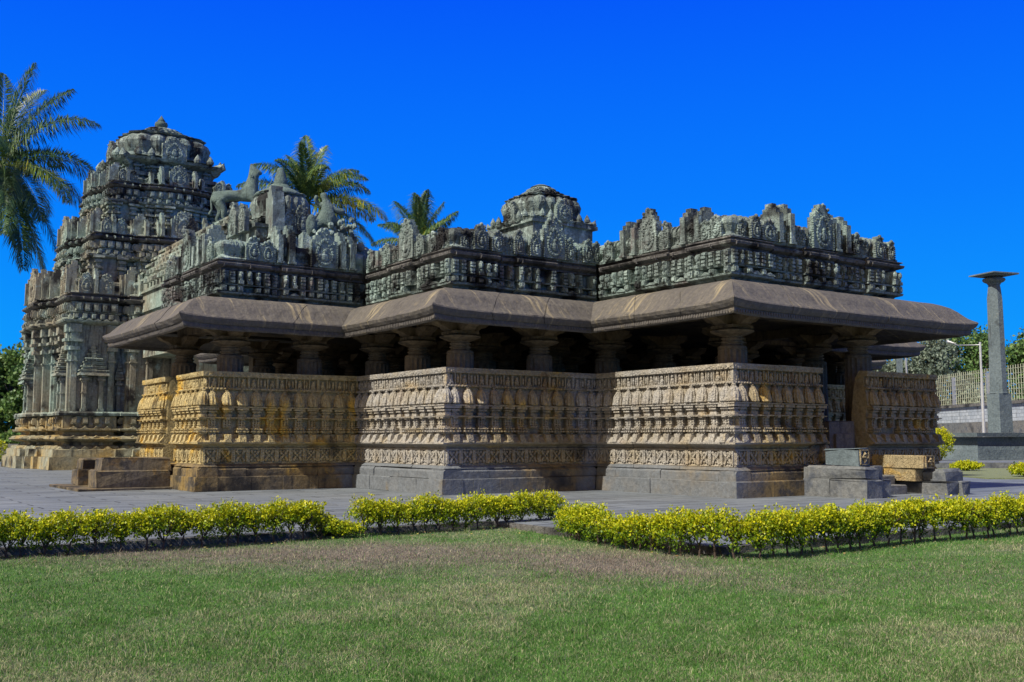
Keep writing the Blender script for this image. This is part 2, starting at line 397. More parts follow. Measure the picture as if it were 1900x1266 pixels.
# ================================================================ THE TEMPLE
OUT = [(-10.86, 18.4), (-10.86, 11.69), (-5.64, 11.69), (-5.64, 5.92), (0, 5.92), (0, 0), (8.9, 0), (8.9, 5.92), (15.0, 5.92), (15.0, 11.69),
       (20.6, 11.69), (20.6, 18.4), (15.0, 18.4), (15.0, 24.2), (8.9, 24.2), (8.9, 30.), (0, 30.), (0, 24.2), (-5.64, 24.2), (-5.64, 18.4)]
temple = empty('stone_temple', (BX, BY, 0), BYAW, label='ornate grey and tan stone temple with deep eaves, carved parapets and a domed tower', cat='temple')
HE = edges(OUT)
P = temple

# ---- plinth: two courses of dressed blocks
def courses(mb, ed, rows, lo=.9, hi=1.9):
    for (o0, o1, z0, z1, bv) in rows:
        a = -ed.k0 * o1 if ed.k0 > 0 else (-ed.k0 * o1); b = ed.L + ed.k1 * o1
        s = a
        while s < b - .01:
            w = random.uniform(lo, hi); e = min(s + w, b)
            if b - e < .5: e = b
            d = random.uniform(-.03, .015)
            mb.add(ed.mp([(s + .004, o0, z0), (e - .004, o0, z0), (e - .004, o1 + d, z0), (s + .004, o1 + d, z0), (s + .004, o0, z1), (e - .004, o0, z1), (e - .004, o1 + d, z1 - bv), (s + .004, o1 + d, z1 - bv),
                          (s + .004, o1 + d - bv, z1), (e - .004, o1 + d - bv, z1)]),
                   [(3, 2, 1, 0), (4, 5, 9, 8), (8, 9, 6, 7), (7, 6, 2, 3), (0, 1, 5, 4), (1, 2, 6, 9, 5), (0, 4, 8, 7, 3)])
            s = e
mb = MB()
for i, ed in enumerate(HE):
    b = MB()
    courses(b, ed, [(-.4, .30, 0, .44, .02), (-.4, .20, .441, .72, .07)])
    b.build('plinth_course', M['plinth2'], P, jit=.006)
b = MB(); polyslab(b, offset(OUT, -.3), 0, .80); b.build('hall_floor', M['plinth'], P)
b = MB()
for ed in HE: slabs(b, ed, [(-.36, .725), (.15, .728), (.16, .745), (.03, .82), (-.36, .835)], 1, None, 2.2, .006, .01)
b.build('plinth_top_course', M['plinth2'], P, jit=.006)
b = MB(); polyslab(b, offset(OUT, -.75), .8, 1.25); b.build('raised_platform', M['plinth'], P)

# ---- carved seat-back parapet
PIT = .47
T_dom = MB()                       # ribbed miniature tower
prof = [(.13, 2.62), (.170, 2.65), (.168, 2.72), (.162, 2.80), (.150, 2.88), (.130, 2.95), (.100, 3.01), (.075, 3.05), (.04, 3.07), (.058, 3.09), (.05, 3.11), (.025, 3.13), (.0, 3.18)]
T_dom.lathe(0, 0, prof, 40, fn=lambda a, z: 1 + .075 * math.cos(10 * a))
T_cap = MB()
T_cap.box(-.13, .13, -.1, .10, 2.28, 2.36); T_cap.box(-.09, .09, -.1, .07, 2.36, 2.42); T_cap.box(-.14, .14, -.1, .13, 2.42, 2.47)
T_cap.box(-.185, .185, -.1, .17, 2.49, 2.565, .0, .0); T_cap.box(-.07, .07, -.1, .15, 2.2, 2.28)
T_shaft = MB()
for q in (-.085, .0, .085): T_shaft.box(q - .026, q + .026, -.1, .075 + (.02 if q == 0 else 0), 1.96, 2.23)
for z in (2.03, 2.11, 2.18): T_shaft.box(-.125, .125, -.1, .09, z, z + .026)
T_shaft.box(-.12, .12, -.1, .115, 1.955, 1.99)
T_base = MB()
for z, h, w, o in ((1.88, .05, .17, .15), (1.80, .055, .19, .17)): 
    T_base.box(-w, w, -.1, o - .04, z, z + h)
    for q in np.linspace(-w + .03, w - .03, 4): T_base.box(q - .03, q + .03, 0, o + .02, z + .005, z + h - .005)
T_base.box(-.12, .12, -.1, .09, 1.75, 1.96)
T_scoop = MB()
T_scoop.prism([(-.1, 1.5), (.25, 1.5), (.24, 1.56), (.2, 1.72), (.15, 1.745), (-.1, 1.745)], -.1, .1, 'x')
T_scoop.prism([(-.1, 1.5), (.22, 1.5), (.06, 1.66), (-.1, 1.68)], -.235, .235, 'x')
T_fig = MB()                       # row of little figures between posts
T_fig.box(-.235, -.2, -.1, .03, 3.2, 3.53); T_fig.box(.06, .10, -.1, .02, 3.2, 3.53)
T_fig.blob((-.07, .01, 3.43), (.05, .05, .055), 6, 4); T_fig.blob((-.07, .0, 3.32), (.075, .05, .09), 6, 4); T_fig.blob((-.10, .0, 3.23), (.04, .045, .06), 6, 4)
T_fig.blob((-.02, .0, 3.24), (.035, .045, .07), 6, 4); T_fig.blob((.17, .0, 3.36), (.04, .04, .13), 6, 4); T_fig.box(-.235, .235, -.1, .02, 3.185, 3.21)
T_scroll = MB()
for k in range(4):
    q = -.18 + k * .12; T_scroll.blob((q, .055, 3.155), (.045, .03, .03), 6, 4)
T_band = MB()
for k in range(5):
    q = -.188 + k * .094; T_band.blob((q, .05, 3.60 + .02 * (-1) ** k), (.04, .018, .035), 6, 4)
T_x = MB()                         # pierced lattice panel
T_x.box(-.235, -.175, -.05, .07, .88, 1.27); T_x.box(.175, .235, -.05, .07, .88, 1.27)
T_x.blob((0, .03, 1.075), (.05, .04, .055), 6, 4)
for sx in (-1, 1):
    for sz in (-1, 1):
        T_x.add([(sx * .03, 0, 1.075 + sz * .05), (sx * .075, 0, 1.075 + sz * .02), (sx * .17, 0, 1.075 + sz * .15), (sx * .1, 0, 1.075 + sz * .19),
                 (sx * .03, .06, 1.075 + sz * .05), (sx * .075, .06, 1.075 + sz * .02), (sx * .17, .06, 1.075 + sz * .15), (sx * .1, .06, 1.075 + sz * .19)],
                [(0, 1, 2, 3), (4, 5, 6, 7), (0, 1, 5, 4), (1, 2, 6, 5), (2, 3, 7, 6), (3, 0, 4, 7)])
for sz in (-1, 1): T_x.blob((0, .03, 1.075 + sz * .13), (.045, .03, .035), 6, 4)

WPROF = [(.0, .79), (.03, .84), (.0, .88), (-.02, .9), (-.02, 1.26), (.04, 1.27), (.04, 1.31), (-.03, 1.34), (.0, 1.39), (.23, 1.455), (.235, 1.50), (.06, 1.51), (.03, 1.75), (-.07, 1.77), (-.07, 2.22),
         (.17, 2.235), (.18, 2.27), (-.04, 2.285), (-.04, 2.56), (.20, 2.57), (.205, 2.605), (.04, 2.615), (.02, 2.65), (-.02, 2.95), (-.05, 3.12), (.04, 3.13), (.04, 3.18), (-.09, 3.19), (-.10, 3.52),
         (.05, 3.535), (.06, 3.69), (-.26, 3.70), (-.40, 3.5), (-.50, 3.0), (-.58, 2.4), (-.60, 1.6), (-.60, .79)]
def wall(ed):
    b = MB(); slabs(b, ed, WPROF, 1, None, 1.7, .008, .006)
    n = max(1, int(round(ed.L / PIT))); p = ed.L / n
    s_list = [p * (k + .5) for k in range(n)]
    if ed.k0 < 0: s_list = s_list[0:]
    for s in s_list:
        sc = (p / PIT, random.uniform(.85, 1.1), 1); w = random.uniform(.9, 1.05)
        place(b, T_cap, ed, s, .02, 0, sc); place(b, T_shaft, ed, s, .0, 0, sc)
        if random.random() > .06: place(b, T_base, ed, s, .02, 0, sc)
        place(b, T_scoop, ed, s, 0, 0, sc); place(b, T_x, ed, s, 0, 0, sc)
        place(b, T_fig, ed, s, -.03, 0, sc, flip=random.random() < .5); place(b, T_scroll, ed, s, 0, 0, sc); place(b, T_band, ed, s, .01, 0, sc)
        V = T_dom.arr().copy() * (p / PIT * w, w, 1); V[:, 1] += .095 - (V[:, 2] - 2.63) * .14 + (.0 if abs(w) else 0)
        V[:, 0] += s; b.add(ed.mp(V), T_dom.F)
    if ed.k1 > 0:   # corner domelet
        for T, o in ((T_cap, .02), (T_base, .02)):
            place(b, T, ed, ed.L, o)
        V = T_dom.arr().copy() * (1.05, 1.05, 1); V[:, 1] += .06 - (V[:, 2] - 2.63) * .1; V[:, 0] += ed.L + .06 - (V[:, 2] - 2.63) * .1
        b.add(ed.mp(V), T_dom.F)
        b.add(ed.mp([(ed.L - .1, 0, .9), (ed.L + .02, 0, .9), (ed.L + .02, .02, .9), (ed.L - .1, .02, .9), (ed.L - .1, 0, 1.27), (ed.L + .02, 0, 1.27), (ed.L + .02, .02, 1.27), (ed.L - .1, .02, 1.27)]),
              [(0, 1, 2, 3), (4, 5, 6, 7), (0, 1, 5, 4), (1, 2, 6, 5), (2, 3, 7, 6), (3, 0, 4, 7)])
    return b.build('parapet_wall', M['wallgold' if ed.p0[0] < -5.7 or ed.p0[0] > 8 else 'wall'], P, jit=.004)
for path in ([(-10.86, 14.39), (-10.86, 11.69), (-5.64, 11.69), (-5.64, 5.92), (0, 5.92), (0, 0), (3.73, 0)],
             [(5.85, 0.0), (9.5, 0.0)], [(-10.86, 18.4), (-10.86, 15.62)], [(11.2, 5.92), (15., 5.92), (15., 11.69), (20.6, 11.69), (20.6, 18.4)],
             [(-5.64, 24.2), (-5.64, 18.4), (-10.86, 18.4)]):
    for ed in edges(path, False): wall(ed)
b = MB()   # rounded boulder-like broken stone by the doorway
b.blob((3.62, -.05, 1.2), (.22, .26, .3), 10, 8); b.blob((3.35, -.02, 1.25), (.3, .1, .22), 10, 8); b.build('worn_jamb_stone', M['wall'], P, jit=.012)

# ---- columns
def col_mesh(b, x, y):
    f = lambda a, z: 1 + (.045 if round(a / (2 * math.pi) * 32) % 2 else -.045)
    b.lathe(x, y, [(.41, 1.2), (.41, 1.9), (.40, 4.16)], 32, fn=f)
    b.lathe(x, y, [(.40, 4.16), (.425, 4.19), (.40, 4.26), (.30, 4.31), (.29, 4.34), (.335, 4.36), (.335, 4.39), (.28, 4.41), (.28, 4.45), (.325, 4.47), (.325, 4.495), (.275, 4.52), (.29, 4.55)], 24)
def cap_mesh(b, x, y):
    b.lathe(x, y, [(.29, 4.55), (.46, 4.60), (.62, 4.67), (.64, 4.70), (.60, 4.73), (.36, 4.77)], 24)
    b.box(x - .42, x + .42, y - .42, y + .42, 4.77, 4.86)
    for dx, dy in ((1, 0), (-1, 0), (0, 1), (0, -1)):
        q = [(0, 4.86), (.45, 4.86), (.55, 4.90), (.62, 4.97), (.8, 5.02), (.95, 5.12), (.95, 5.16), (0, 5.16)]
        o = MB(); o.prism(q, -.2, .2, 'y')
        a = math.atan2(dy, dx); ca, sa = math.cos(a), math.sin(a)
        b.merge(o, lambda V: np.column_stack([x + V[:, 0] * ca - V[:, 1] * sa, y + V[:, 0] * sa + V[:, 1] * ca, V[:, 2]]))
b = MB(); col_mesh(b, 0, 0); col0 = b.build('column', M['inner'], P, jit=.003)
b = MB(); cap_mesh(b, 0, 0); cap0 = b.build('capital', M['inner'], col0, jit=.003)
cols = [(1.0, .95), (6.75, .95), (1.2, 6.8), (-1.6, 6.85), (-4.6, 6.85), (-4.75, 9.2), (-4.7, 12.1), (-9.75, 12.55), (-9.95, 16.7), (-7.0, 12.6), (3.6, 3.6), (7.9, 3.6), (7.9, 6.9),
        (3.9, 6.9), (1.2, 9.8), (-1.8, 9.8), (3.9, 9.8), (-7.0, 16.7), (-4.6, 16.7), (-4.7, 21.), (-1.8, 12.8), (1.2, 12.8), (1.2, 16), (-1.8, 16), (4.5, 13), (8, 10), (8, 13), (11, 7), (14, 7), (14, 10), (11, 10),
        (-1.8, 20), (1.2, 20), (4.5, 17), (14, 13), (19.5, 12.6), (17, 12.6), (19.5, 17)]
for i, (x, y) in enumerate(cols):
    if i == 0: o, k = col0, cap0
    else:
        o = col0.copy(); C.objects.link(o); o.parent = P; k = cap0.copy(); C.objects.link(k); k.parent = o
    o.location = (x, y, 0)
b = MB()
for (x0, y0, x1, y1) in ((1, .95, 7.9, .95), (1, .95, 1, 6.85), (-4.65, 6.85, 1, 6.85), (-4.65, 6.85, -4.65, 12.3), (-9.8, 12.5, -4.65, 12.5), (-9.8, 12.5, -9.8, 17), (7.9, .95, 7.9, 7), (7.9, 6.95, 14.2, 6.95)):
    b.box(min(x0, x1) - .25, max(x0, x1) + .25, min(y0, y1) - .25, max(y0, y1) + .25, 5.17 + .003 * len(b.V), 5.56)
b.build('roof_beam', M['inner'], P)
b = MB(); polyslab(b, offset(OUT, -.35), 5.5, 5.8); b.build('hall_ceiling', M['inner'], P)
b = MB(); b.box(-4.9, 14.6, 23.4, 23.9, .8, 5.5); b.box(15.4, 15.9, 8.5, 23.9, .8, 5.5); b.box(10.2, 10.6, 12, 23.4, .8, 5.5)  # unseen walls added to keep the hall interior dark
b.build('added_inner_wall', M['inner'], P)

# ---- deep curved eaves
EPROF = [(-.45, 6.05), (.0, 6.02), (.22, 5.985), (.42, 5.92), (.60, 5.82), (.76, 5.68), (.90, 5.50), (1.0, 5.385), (1.10, 5.30), (1.18, 5.25), (1.20, 5.21), (1.16, 5.12), (1.09, 5.04), (1.04, 5.03), (1.04, 4.91), (1.0, 4.87), (.9, 4.88), (.84, 4.99), (.6, 5.10), (-.45, 5.40)]
def elift(q, o, ed):
    if o < .7: return 0
    w = min(1, (o - .7) / .45); r = 0
    if ed.k0 > 0: r += .10 * math.exp(-((q + o) / .55) ** 1) 
    if ed.k1 > 0: r += .10 * math.exp(-((ed.L + o - q) / .55) ** 1)
    return r * w
for ed in HE:
    b = MB(); slabs(b, ed, EPROF, 28, elift, 1.9)
    b.build('eave', M['eave'], P, jit=.004, run=True, smooth=False)
    rf = MB()                                    # little dentils under the lip
    s = -ed.k0 * .9
    while s < ed.L + ed.k1 * .9:
        rf.add(ed.mp([(s, 1.0, 4.93), (s + .05, 1.0, 4.93), (s + .05, 1.055, 4.93), (s, 1.055, 4.93), (s, 1.0, 5.01), (s + .05, 1.0, 5.01), (s + .05, 1.055, 5.01), (s, 1.055, 5.01)]),
               [(0, 1, 2, 3), (4, 5, 6, 7), (0, 1, 5, 4), (1, 2, 6, 5), (2, 3, 7, 6), (3, 0, 4, 7)]); s += .1
    if rf.V: rf.build('eave_dentils', M['eave'], P, jit=.002)
# ribs of the slab roof seen from below the eave
b = MB(); polyslab(b, offset(OUT, -.5), 5.8, 6.03); b.build('roof_slab', M['ledge'], P)

# ---- figure frieze and battlements
T_blk = MB(); T_blk.box(-.085, .085, -.3, .1, 0, .17, .0, 0); T_blk.box(-.06, .06, -.2, .14, .03, .13)
T_wave = MB(); T_wave.add([(-.2, -.2, .0), (.2, -.2, 0), (.2, .12, 0), (-.2, .12, 0), (-.2, -.2, .02), (0, -.2, .14), (.2, -.2, .02), (-.2, .12, .01), (0, .12, .10), (.2, .12, .01)],
                          [(0, 1, 2, 3), (4, 5, 8, 7), (5, 6, 9, 8), (3, 2, 9, 8, 7), (0, 3, 7, 4), (1, 2, 9, 6), (0, 1, 6, 5, 4)])
def figs():
    out = []
    for k in range(7):
        t = MB(); r = random.Random(k)
        t.box(-.08, .08, -.32, .05, 0, .42)
        if k % 3 == 0:                            # post with rings
            for z in (.02, .12, .24, .33): t.box(-.075, .075, -.1, .10 + .02 * r.random(), z, z + .07)
        elif k % 3 == 1:
            t.blob((0, .08, .36), (.06, .07, .065), 7, 5); t.blob((0, .07, .22), (.085, .085, .11), 7, 5); t.blob((-.04, .04, .08), (.045, .07, .09), 6, 4); t.blob((.05, .03, .08), (.04, .06, .09), 6, 4)
        else:
            t.box(-.08, .08, -.1, .14, .0, .1); t.blob((0, .07, .3), (.085, .09, .12), 7, 5); t.blob((.02, .05, .15), (.06, .07, .08), 6, 4)
        out.append(t)
    return out
T_figs = figs()

def plaque(w, h, seed=0, th=.22):
    """upright carved slab with a stepped, leafy top and a medallion"""
    t = MB(); r = random.Random(seed * 13 + 5); a = w / 2
    hs = [(1, 0), (1, .70), (.76, .71), (.75, .82), (.52, .83), (.51, .92), (.34, .925), (.33, 1.0)]
    pts = [(a * q, h * z) for q, z in hs] + [(-a * q, h * z) for q, z in hs[::-1]]
    t.prism(pts, -th, 0, 'y')
    m = 22
    for k in range(m):                            # teardrop medallion rim
        an = 2 * math.pi * k / m; q = 1 if math.sin(an) < .5 else 1 + (math.sin(an) - .5) * .9
        t.blob((.62 * a * math.cos(an) * (1 if math.sin(an) < .5 else 1.25 - .5 * math.sin(an)), .015, .34 * h + .26 * h * math.sin(an) * q), (.055 * w + .01, .035, .055 * w + .01), 6, 4)
    t.blob((0, .02, .28 * h), (.16 * w, .05, .12 * h), 7, 5); t.blob((0, .03, .42 * h), (.09 * w, .05, .06 * h), 6, 4)
    for sx in (-1, 1):
        t.blob((sx * .2 * w, .01, .3 * h), (.06 * w, .04, .08 * h), 6, 4)
        for k in range(int(h / .07)):
            if k * .07 > .6 * h: break
            t.box(sx * a - .02, sx * a + .02, -.05, .03, k * .07, k * .07 + .045)
    for k in range(int(26 * w * h) + 6):
        x = r.uniform(-.85, .85) * a; z = r.uniform(.45, .93) * h
        if abs(x) > a * (.95 - 1.25 * max(0, z / h - .55)): continue
        t.blob((x, .005, z), (r.uniform(.02, .045), r.uniform(.02, .04), r.uniform(.02, .045)), 5, 4)
    for k in range(3): t.blob(((k - 1) * .25 * w, .0, h * (.99 if k == 1 else .9)), (.06, .06, .06), 6, 4)
    return t
def fin(h, d=.62, th=.2, seed=0):
    """plain upright slab standing at right angles to the wall with stepped shoulders"""
    t = MB(); a = d
    t.prism([(-a, 0), (.1, 0), (.1, .74 * h), (-.03, .745 * h), (-.03, .88 * h), (-.16, .885 * h), (-.16, h), (-.44, h), (-.44, .885 * h), (-.54, .88 * h), (-.54, .78 * h), (-a, .775 * h)], -th / 2, th / 2, 'x')
    t.box(-th / 2 - .03, th / 2 + .03, -a, .13, 0, .07)
    return t
def kuta(sz=.62, h=.62):
    """curved, ribbed corner cushion"""
    t = MB(); q = sz
    prof = [(1.0, 0), (1.03, .05), (.95, .1), (.72, .17), (.70, .26), (.80, .42), (.92, .60), (.93, .72), (.84, .86), (.62, .95), (.3, 1.0)]
    t.lathe(0, 0, [(r * q * 1.0, z * h) for r, z in prof], 24, a0=math.pi / 24, fn=lambda a, z: 1 / max(abs(math.cos(a)), abs(math.sin(a))) ** .95 * (1 + .04 * math.cos(12 * a)))
    return t
VAULT = [(-.7, 7.25), (.06, 7.25), (.08, 7.31), (.0, 7.36), (-.1, 7.42), (-.11, 7.50), (-.02, 7.62), (.02, 7.72), (-.01, 7.82), (-.12, 7.91), (-.3, 7.95), (-.7, 7.95)]
T_rib = MB(); T_rib.prism([(-.2, 7.36), (.04, 7.38), (-.04, 7.44), (-.05, 7.52), (.05, 7.64), (.08, 7.74), (.05, 7.84), (-.08, 7.94), (-.2, 7.96)], -.035, .035, 'x')

# frieze edges: (p0, p1, k0, k1, elements); heights above 7.35
FR = [((-10.35, 17.4), (-10.35, 11.84), 1, 1, [('pl', .35, .45, .62), ('pl', .95, .5, .7), ('fin', 1.5, 0, .8), ('pl', 2.35, .98, 1.42), ('fin', 3.1, 0, 1.0), ('fin', 3.62, 0, 1.18), ('fin', 4.22, 0, 1.3), ('pl', 4.8, .46, .76)]),
      ((-10.35, 11.84), (-5.5, 11.84), 1, -1, [('pl', .98, .52, .76), ('pl', 1.45, .44, .66), ('fin', 1.87, 0, 1.27), ('fin', 2.27, 0, 1.33), ('pl', 3.42, .92, 1.3), ('fin', 4.1, 0, 1.3), ('fin', 4.45, 0, 1.2)]),
      ((-5.35, 11.69), (-5.35, 6.07), -1, 1, [('pl', .55, .45, .65), ('fin', 1.05, 0, .75), ('pl', 1.71, .5, .68), ('pl', 3.0, .95, 1.28), ('pl', 3.9, .52, .62), ('pl', 4.7, .44, .58), ('pl', 5.15, .4, .64)]),
      ((-5.35, 6.07), (.15, 6.07), 1, -1, [('pl', .9, .46, .78), ('pl', 1.5, .4, .62), ('pl', 2.3, .32, .75), ('pl', 2.95, .42, .76), ('pl', 3.68, .86, 1.32), ('pl', 4.3, .34, .7), ('pl', 5.05, .38, .74), ('pl', 5.4, .3, .7)]),
      ((.15, 5.92), (.15, .15), -1, 1, [('pl', .65, .45, .62), ('fin', 1.34, 0, 1.18), ('fin', 1.85, 0, 1.17), ('pl', 2.55, .74, 1.34), ('pl', 3.3, .3, .8), ('fin', 4.05, 0, 1.10), ('fin', 4.62, 0, 1.04), ('pl', 4.95, .36, .52), ('pl', 5.38, .42, .62)]),
      ((.15, .15), (7.65, .15), 1, 1, [('pl', .9, .42, .66), ('pl', 1.45, .58, .6), ('fin', 1.96, 0, 1.2), ('fin', 2.46, 0, 1.24), ('pl', 3.85, .92, 1.36), ('fin', 4.55, 0, 1.18), ('fin', 5.05, 0, 1.18), ('pl', 5.45, .3, .66), ('pl', 6.6, .46, .7), ('pl', 7.2, .3, .6)]),
      ((7.65, .15), (7.65, 6.07), 1, -1, []),
      ((7.65, 6.07), (13.2, 6.07), -1, 1, []), ((13.2, 6.07), (13.2, 11.84), 1, -1, []), ((13.2, 11.84), (19., 11.84), -1, 1, []), ((19., 11.84), (19., 18.25), 1, 1, []),
      ((-5.49, 24.05), (-5.49, 18.25), 1, -1, [])]
for fi, (p0, p1, k0, k1, els) in enumerate(FR):
    ed = Edge(p0, p1, k0, k1); L = ed.L
    # bays: corner and centre bays step forward
    bays = []
    def bay(a, c, o, e0, e1): bays.append((a, c, o, e0, e1))
    cw = 1.55
    x0 = 0
    if k0 > 0: bay(0, cw, .16, 1, 0); x0 = cw
    x1 = L - cw if k1 > 0 else L
    mid = (x0 + x1) / 2 if k0 == k1 else (L / 2 + .25 * (k0 - k1) / 2)
    bay(x0, mid - .75, .0, 0, 0); bay(mid - .75, mid + .75, .13, 0, 0); bay(mid + .75, x1, .0, 0, 0)
    if k1 > 0: bay(L - cw, L, .16, 0, 1)
    low = MB(); fg = MB(); lip = MB()
    for bi, (a, c, o, e0, e1) in enumerate(bays):
        be = Edge(ed.p0 + ed.t * a + ed.n * o, ed.p0 + ed.t * c + ed.n * o)
        be.k0 = k0 if bi == 0 else 0; be.k1 = k1 if bi == len(bays) - 1 else 0
        if o: 
            if bi == 0: be.p0 = be.p0 - be.t * o * (k0 > 0); be.L += o * (k0 > 0)
            if bi == len(bays) - 1: be.L += o * (k1 > 0)
        dz = .002 * (bi % 2)
        sweep(low, be, [(-.6, 6.03), (-.22, 6.03), (-.15, 6.12), (.02, 6.17), (.04, 6.23), (-.20, 6.25), (-.22, 6.43 + dz), (-.6, 6.43 + dz)])
        sweep(fg, be, [(-.6, 6.44), (.0, 6.44), (.02, 6.48), (-.26, 6.49), (-.28, 6.92 + dz), (-.6, 6.92 + dz)])
        sweep(lip, be, [(-.6, 6.93), (-.1, 6.93), (-.12, 7.0), (.06, 7.055), (.09, 7.12 + dz), (.085, 7.14 + dz), (-.02, 7.16 + dz), (-.02, 7.21 + dz), (.04, 7.22), (.05, 7.25 + dz), (-.6, 7.25 + dz)])
        n = max(1, int(round(be.L / .30))); p = be.L / n
        for k in range(n):
            s = p * (k + .5) + random.uniform(-.015, .015)
            if random.random() < .05: continue
            place(fg, random.choice(T_figs), be, s, -.03 + random.uniform(-.02, .02), 6.49, (1.0, 1, random.uniform(.93, 1.03)))
            if k % 2 == bi % 2 or random.random() < .3: place(low, T_blk, be, s, -.04, 6.25, (1, 1, random.uniform(.85, 1.15)))
            elif random.random() < .8: place(low, T_wave, be, s, -.06, 6.24, (1, 1, 1))
            place(lip, T_blk, be, s, .0, 7.0, (.25, .8, .9)) if k % 3 == 0 else None
    low.build('frieze_base', M['roof'], P, jit=.006); fg.build('figure_frieze', M['roof'], P, jit=.006); lip.build('frieze_ledge', M['ledge'], P, jit=.006)
    vb = MB(); sweep(vb, ed, VAULT)
    s = .3
    while s < L - .2:
        if random.random() < .75: place(vb, T_rib, ed, s)
        if random.random() < .3: place(vb, plaque(.3, .5, int(s * 10)), ed, s + .1, .06, 7.3)
        s += random.uniform(.12, .26)
    vb.build('barrel_vault', M['roof'], P, jit=.008)
    if k1 > 0:
        kb = MB(); V = kuta(.46, .66)
        place(kb, V, ed, L - .36, -.32, 7.27); kb.build('corner_kuta', M['roof'], P, jit=.006, smooth=False)
    for (t, s, w, h) in els:
        b = MB()
        if t == 'pl': place(b, plaque(w, h, int(s * 10) + fi), ed, s, .16, 7.29)
        else: place(b, fin(h, random.uniform(.6, .68), random.uniform(.17, .22)), ed, s, .08, 7.29)
        b.build('roof_plaque' if t == 'pl' else 'roof_fin', M['roof'], P, jit=.002)
ROOF = [(-10.3, 18.0), (-10.3, 12.3), (-5.1, 12.3), (-5.1, 6.5), (.6, 6.5), (.6, .6), (7.1, .6), (7.1, 6.5), (12.8, 6.5), (12.8, 12.3), (18.6, 12.3), (18.6, 18), (12.8, 18), (12.8, 24), (0, 24), (-5.1, 24), (-5.1, 18)]
b = MB(); polyslab(b, ROOF, 6.0, 7.5); b.build('roof_deck', M['ledge'], P)

# ---- entrance steps and their carved side blocks
def block(b, x0, x1, y0, y1, z0, z1, bv=.03):
    b.box(x0, x1, y0, y1, z0, z1 - bv); b.box(x0, x1, y0, y1, z1 - bv, z1, bv, bv)
ped = []
b = MB(); block(b, 2.47, 3.12, -2.40, -1.2, 0, .51); block(b, 2.47, 3.12, -1.19, -.28, 0, .51); block(b, 3.13, 3.62, -2.34, -.28, 0, .50)
block(b, 2.52, 3.08, -2.33, -.28, .512, .86, .08); block(b, 3.09, 3.42, -2.2, -.28, .512, .85)
b.build('stair_pedestal', M['plinth'], P, jit=.016)
b = MB(); block(b, 2.7, 3.18, -1.98, -.85, .865, 1.34)
b.build('carved_side_block', M['grey'], P, jit=.02)
T_flo = MB()
for an in range(4):
    q = an * math.pi / 2; T_flo.add([(0, 0, 0), (.05 * math.cos(q) - .06 * math.sin(q), .04, .05 * math.sin(q) + .06 * math.cos(q)), (.15 * math.cos(q), .0, .18 * math.sin(q)), (.05 * math.cos(q) + .06 * math.sin(q), .04, .05 * math.sin(q) - .06 * math.cos(q)), (.08 * math.cos(q), .09, .09 * math.sin(q))], [(0, 1, 4), (1, 2, 4), (2, 3, 4), (3, 0, 4)])
T_flo.blob((0, .03, 0), (.035, .04, .035), 6, 4)
for (x0, x1, z0, z1) in ((-.17, -.14, -.2, .2), (.14, .17, -.2, .2), (-.17, .17, -.2, -.17), (-.17, .17, .17, .2)): T_flo.box(x0, x1, -.02, .04, z0, z1)
fe = Edge((2.7, -1.98), (3.18, -1.98))
b = MB(); place(b, T_flo, fe, .24, .0, 1.1, (1.1, 1, 1.05)); b.build('flower_panel', M['wall'], P)
b = MB(); block(b, 5.95, 6.55, -2.52, -.3, 0, .38); block(b, 6.56, 7.0, -2.62, -.3, 0, .39); block(b, 5.98, 6.85, -2.46, -1.75, .392, .74, .09)
b.build('stair_pedestal', M['plinth'], P, jit=.016)
b = MB(); block(b, 5.62, 6.2, -1.74, -.3, .382, .74); b.build('stair_pedestal', M['wall'], P, jit=.006)
b = MB(); block(b, 5.60, 6.12, -2.05, -.3, .755, 1.12); b.build('carved_side_block', M['wall'], P, jit=.008)
fe = Edge((5.60, -2.05), (6.12, -2.05))
b = MB(); place(b, T_flo, fe, .26, .0, .94, (1.2, 1, .9)); b.build('flower_panel', M['wall'], P)
b = MB()
for k in range(3): block(b, 3.65, 5.55, -1.5 + .4 * k, -.2, .27 * k + .001, .27 * (k + 1))
b.build('entrance_steps', M['plinth'], P, jit=.004)
b = MB(); block(b, 4.4, 5.6, .3, .9, 1.25, 2.15); block(b, 4.6, 5.4, .2, .4, 1.25, 1.75); b.build('doorway_seat', M['inner'], P, jit=.006)
b = MB()
block(b, -13.42, -11.18, 13.9, 14.9, .085, .62, .04); block(b, -13.26, -11.1, 13.98, 14.85, .623, 1.0, .05)
block(b, -13.44, -11.18, 16.3, 17.2, .085, .6, .04); block(b, -13.28, -11.1, 16.36, 17.15, .603, .95, .05)
b.build('stair_pedestal', M['plinthbrown'], P, jit=.02)
b = MB(); block(b, -14.0, -10.9, 13.6, 17.9, 0, .08, .02)
for k in range(3): block(b, -13.0 + .5 * k, -10.9, 14.92, 16.28, .085 + .27 * k, .082 + .27 * (k + 1))
b.build('entrance_steps', M['plinthbrown'], P, jit=.008)

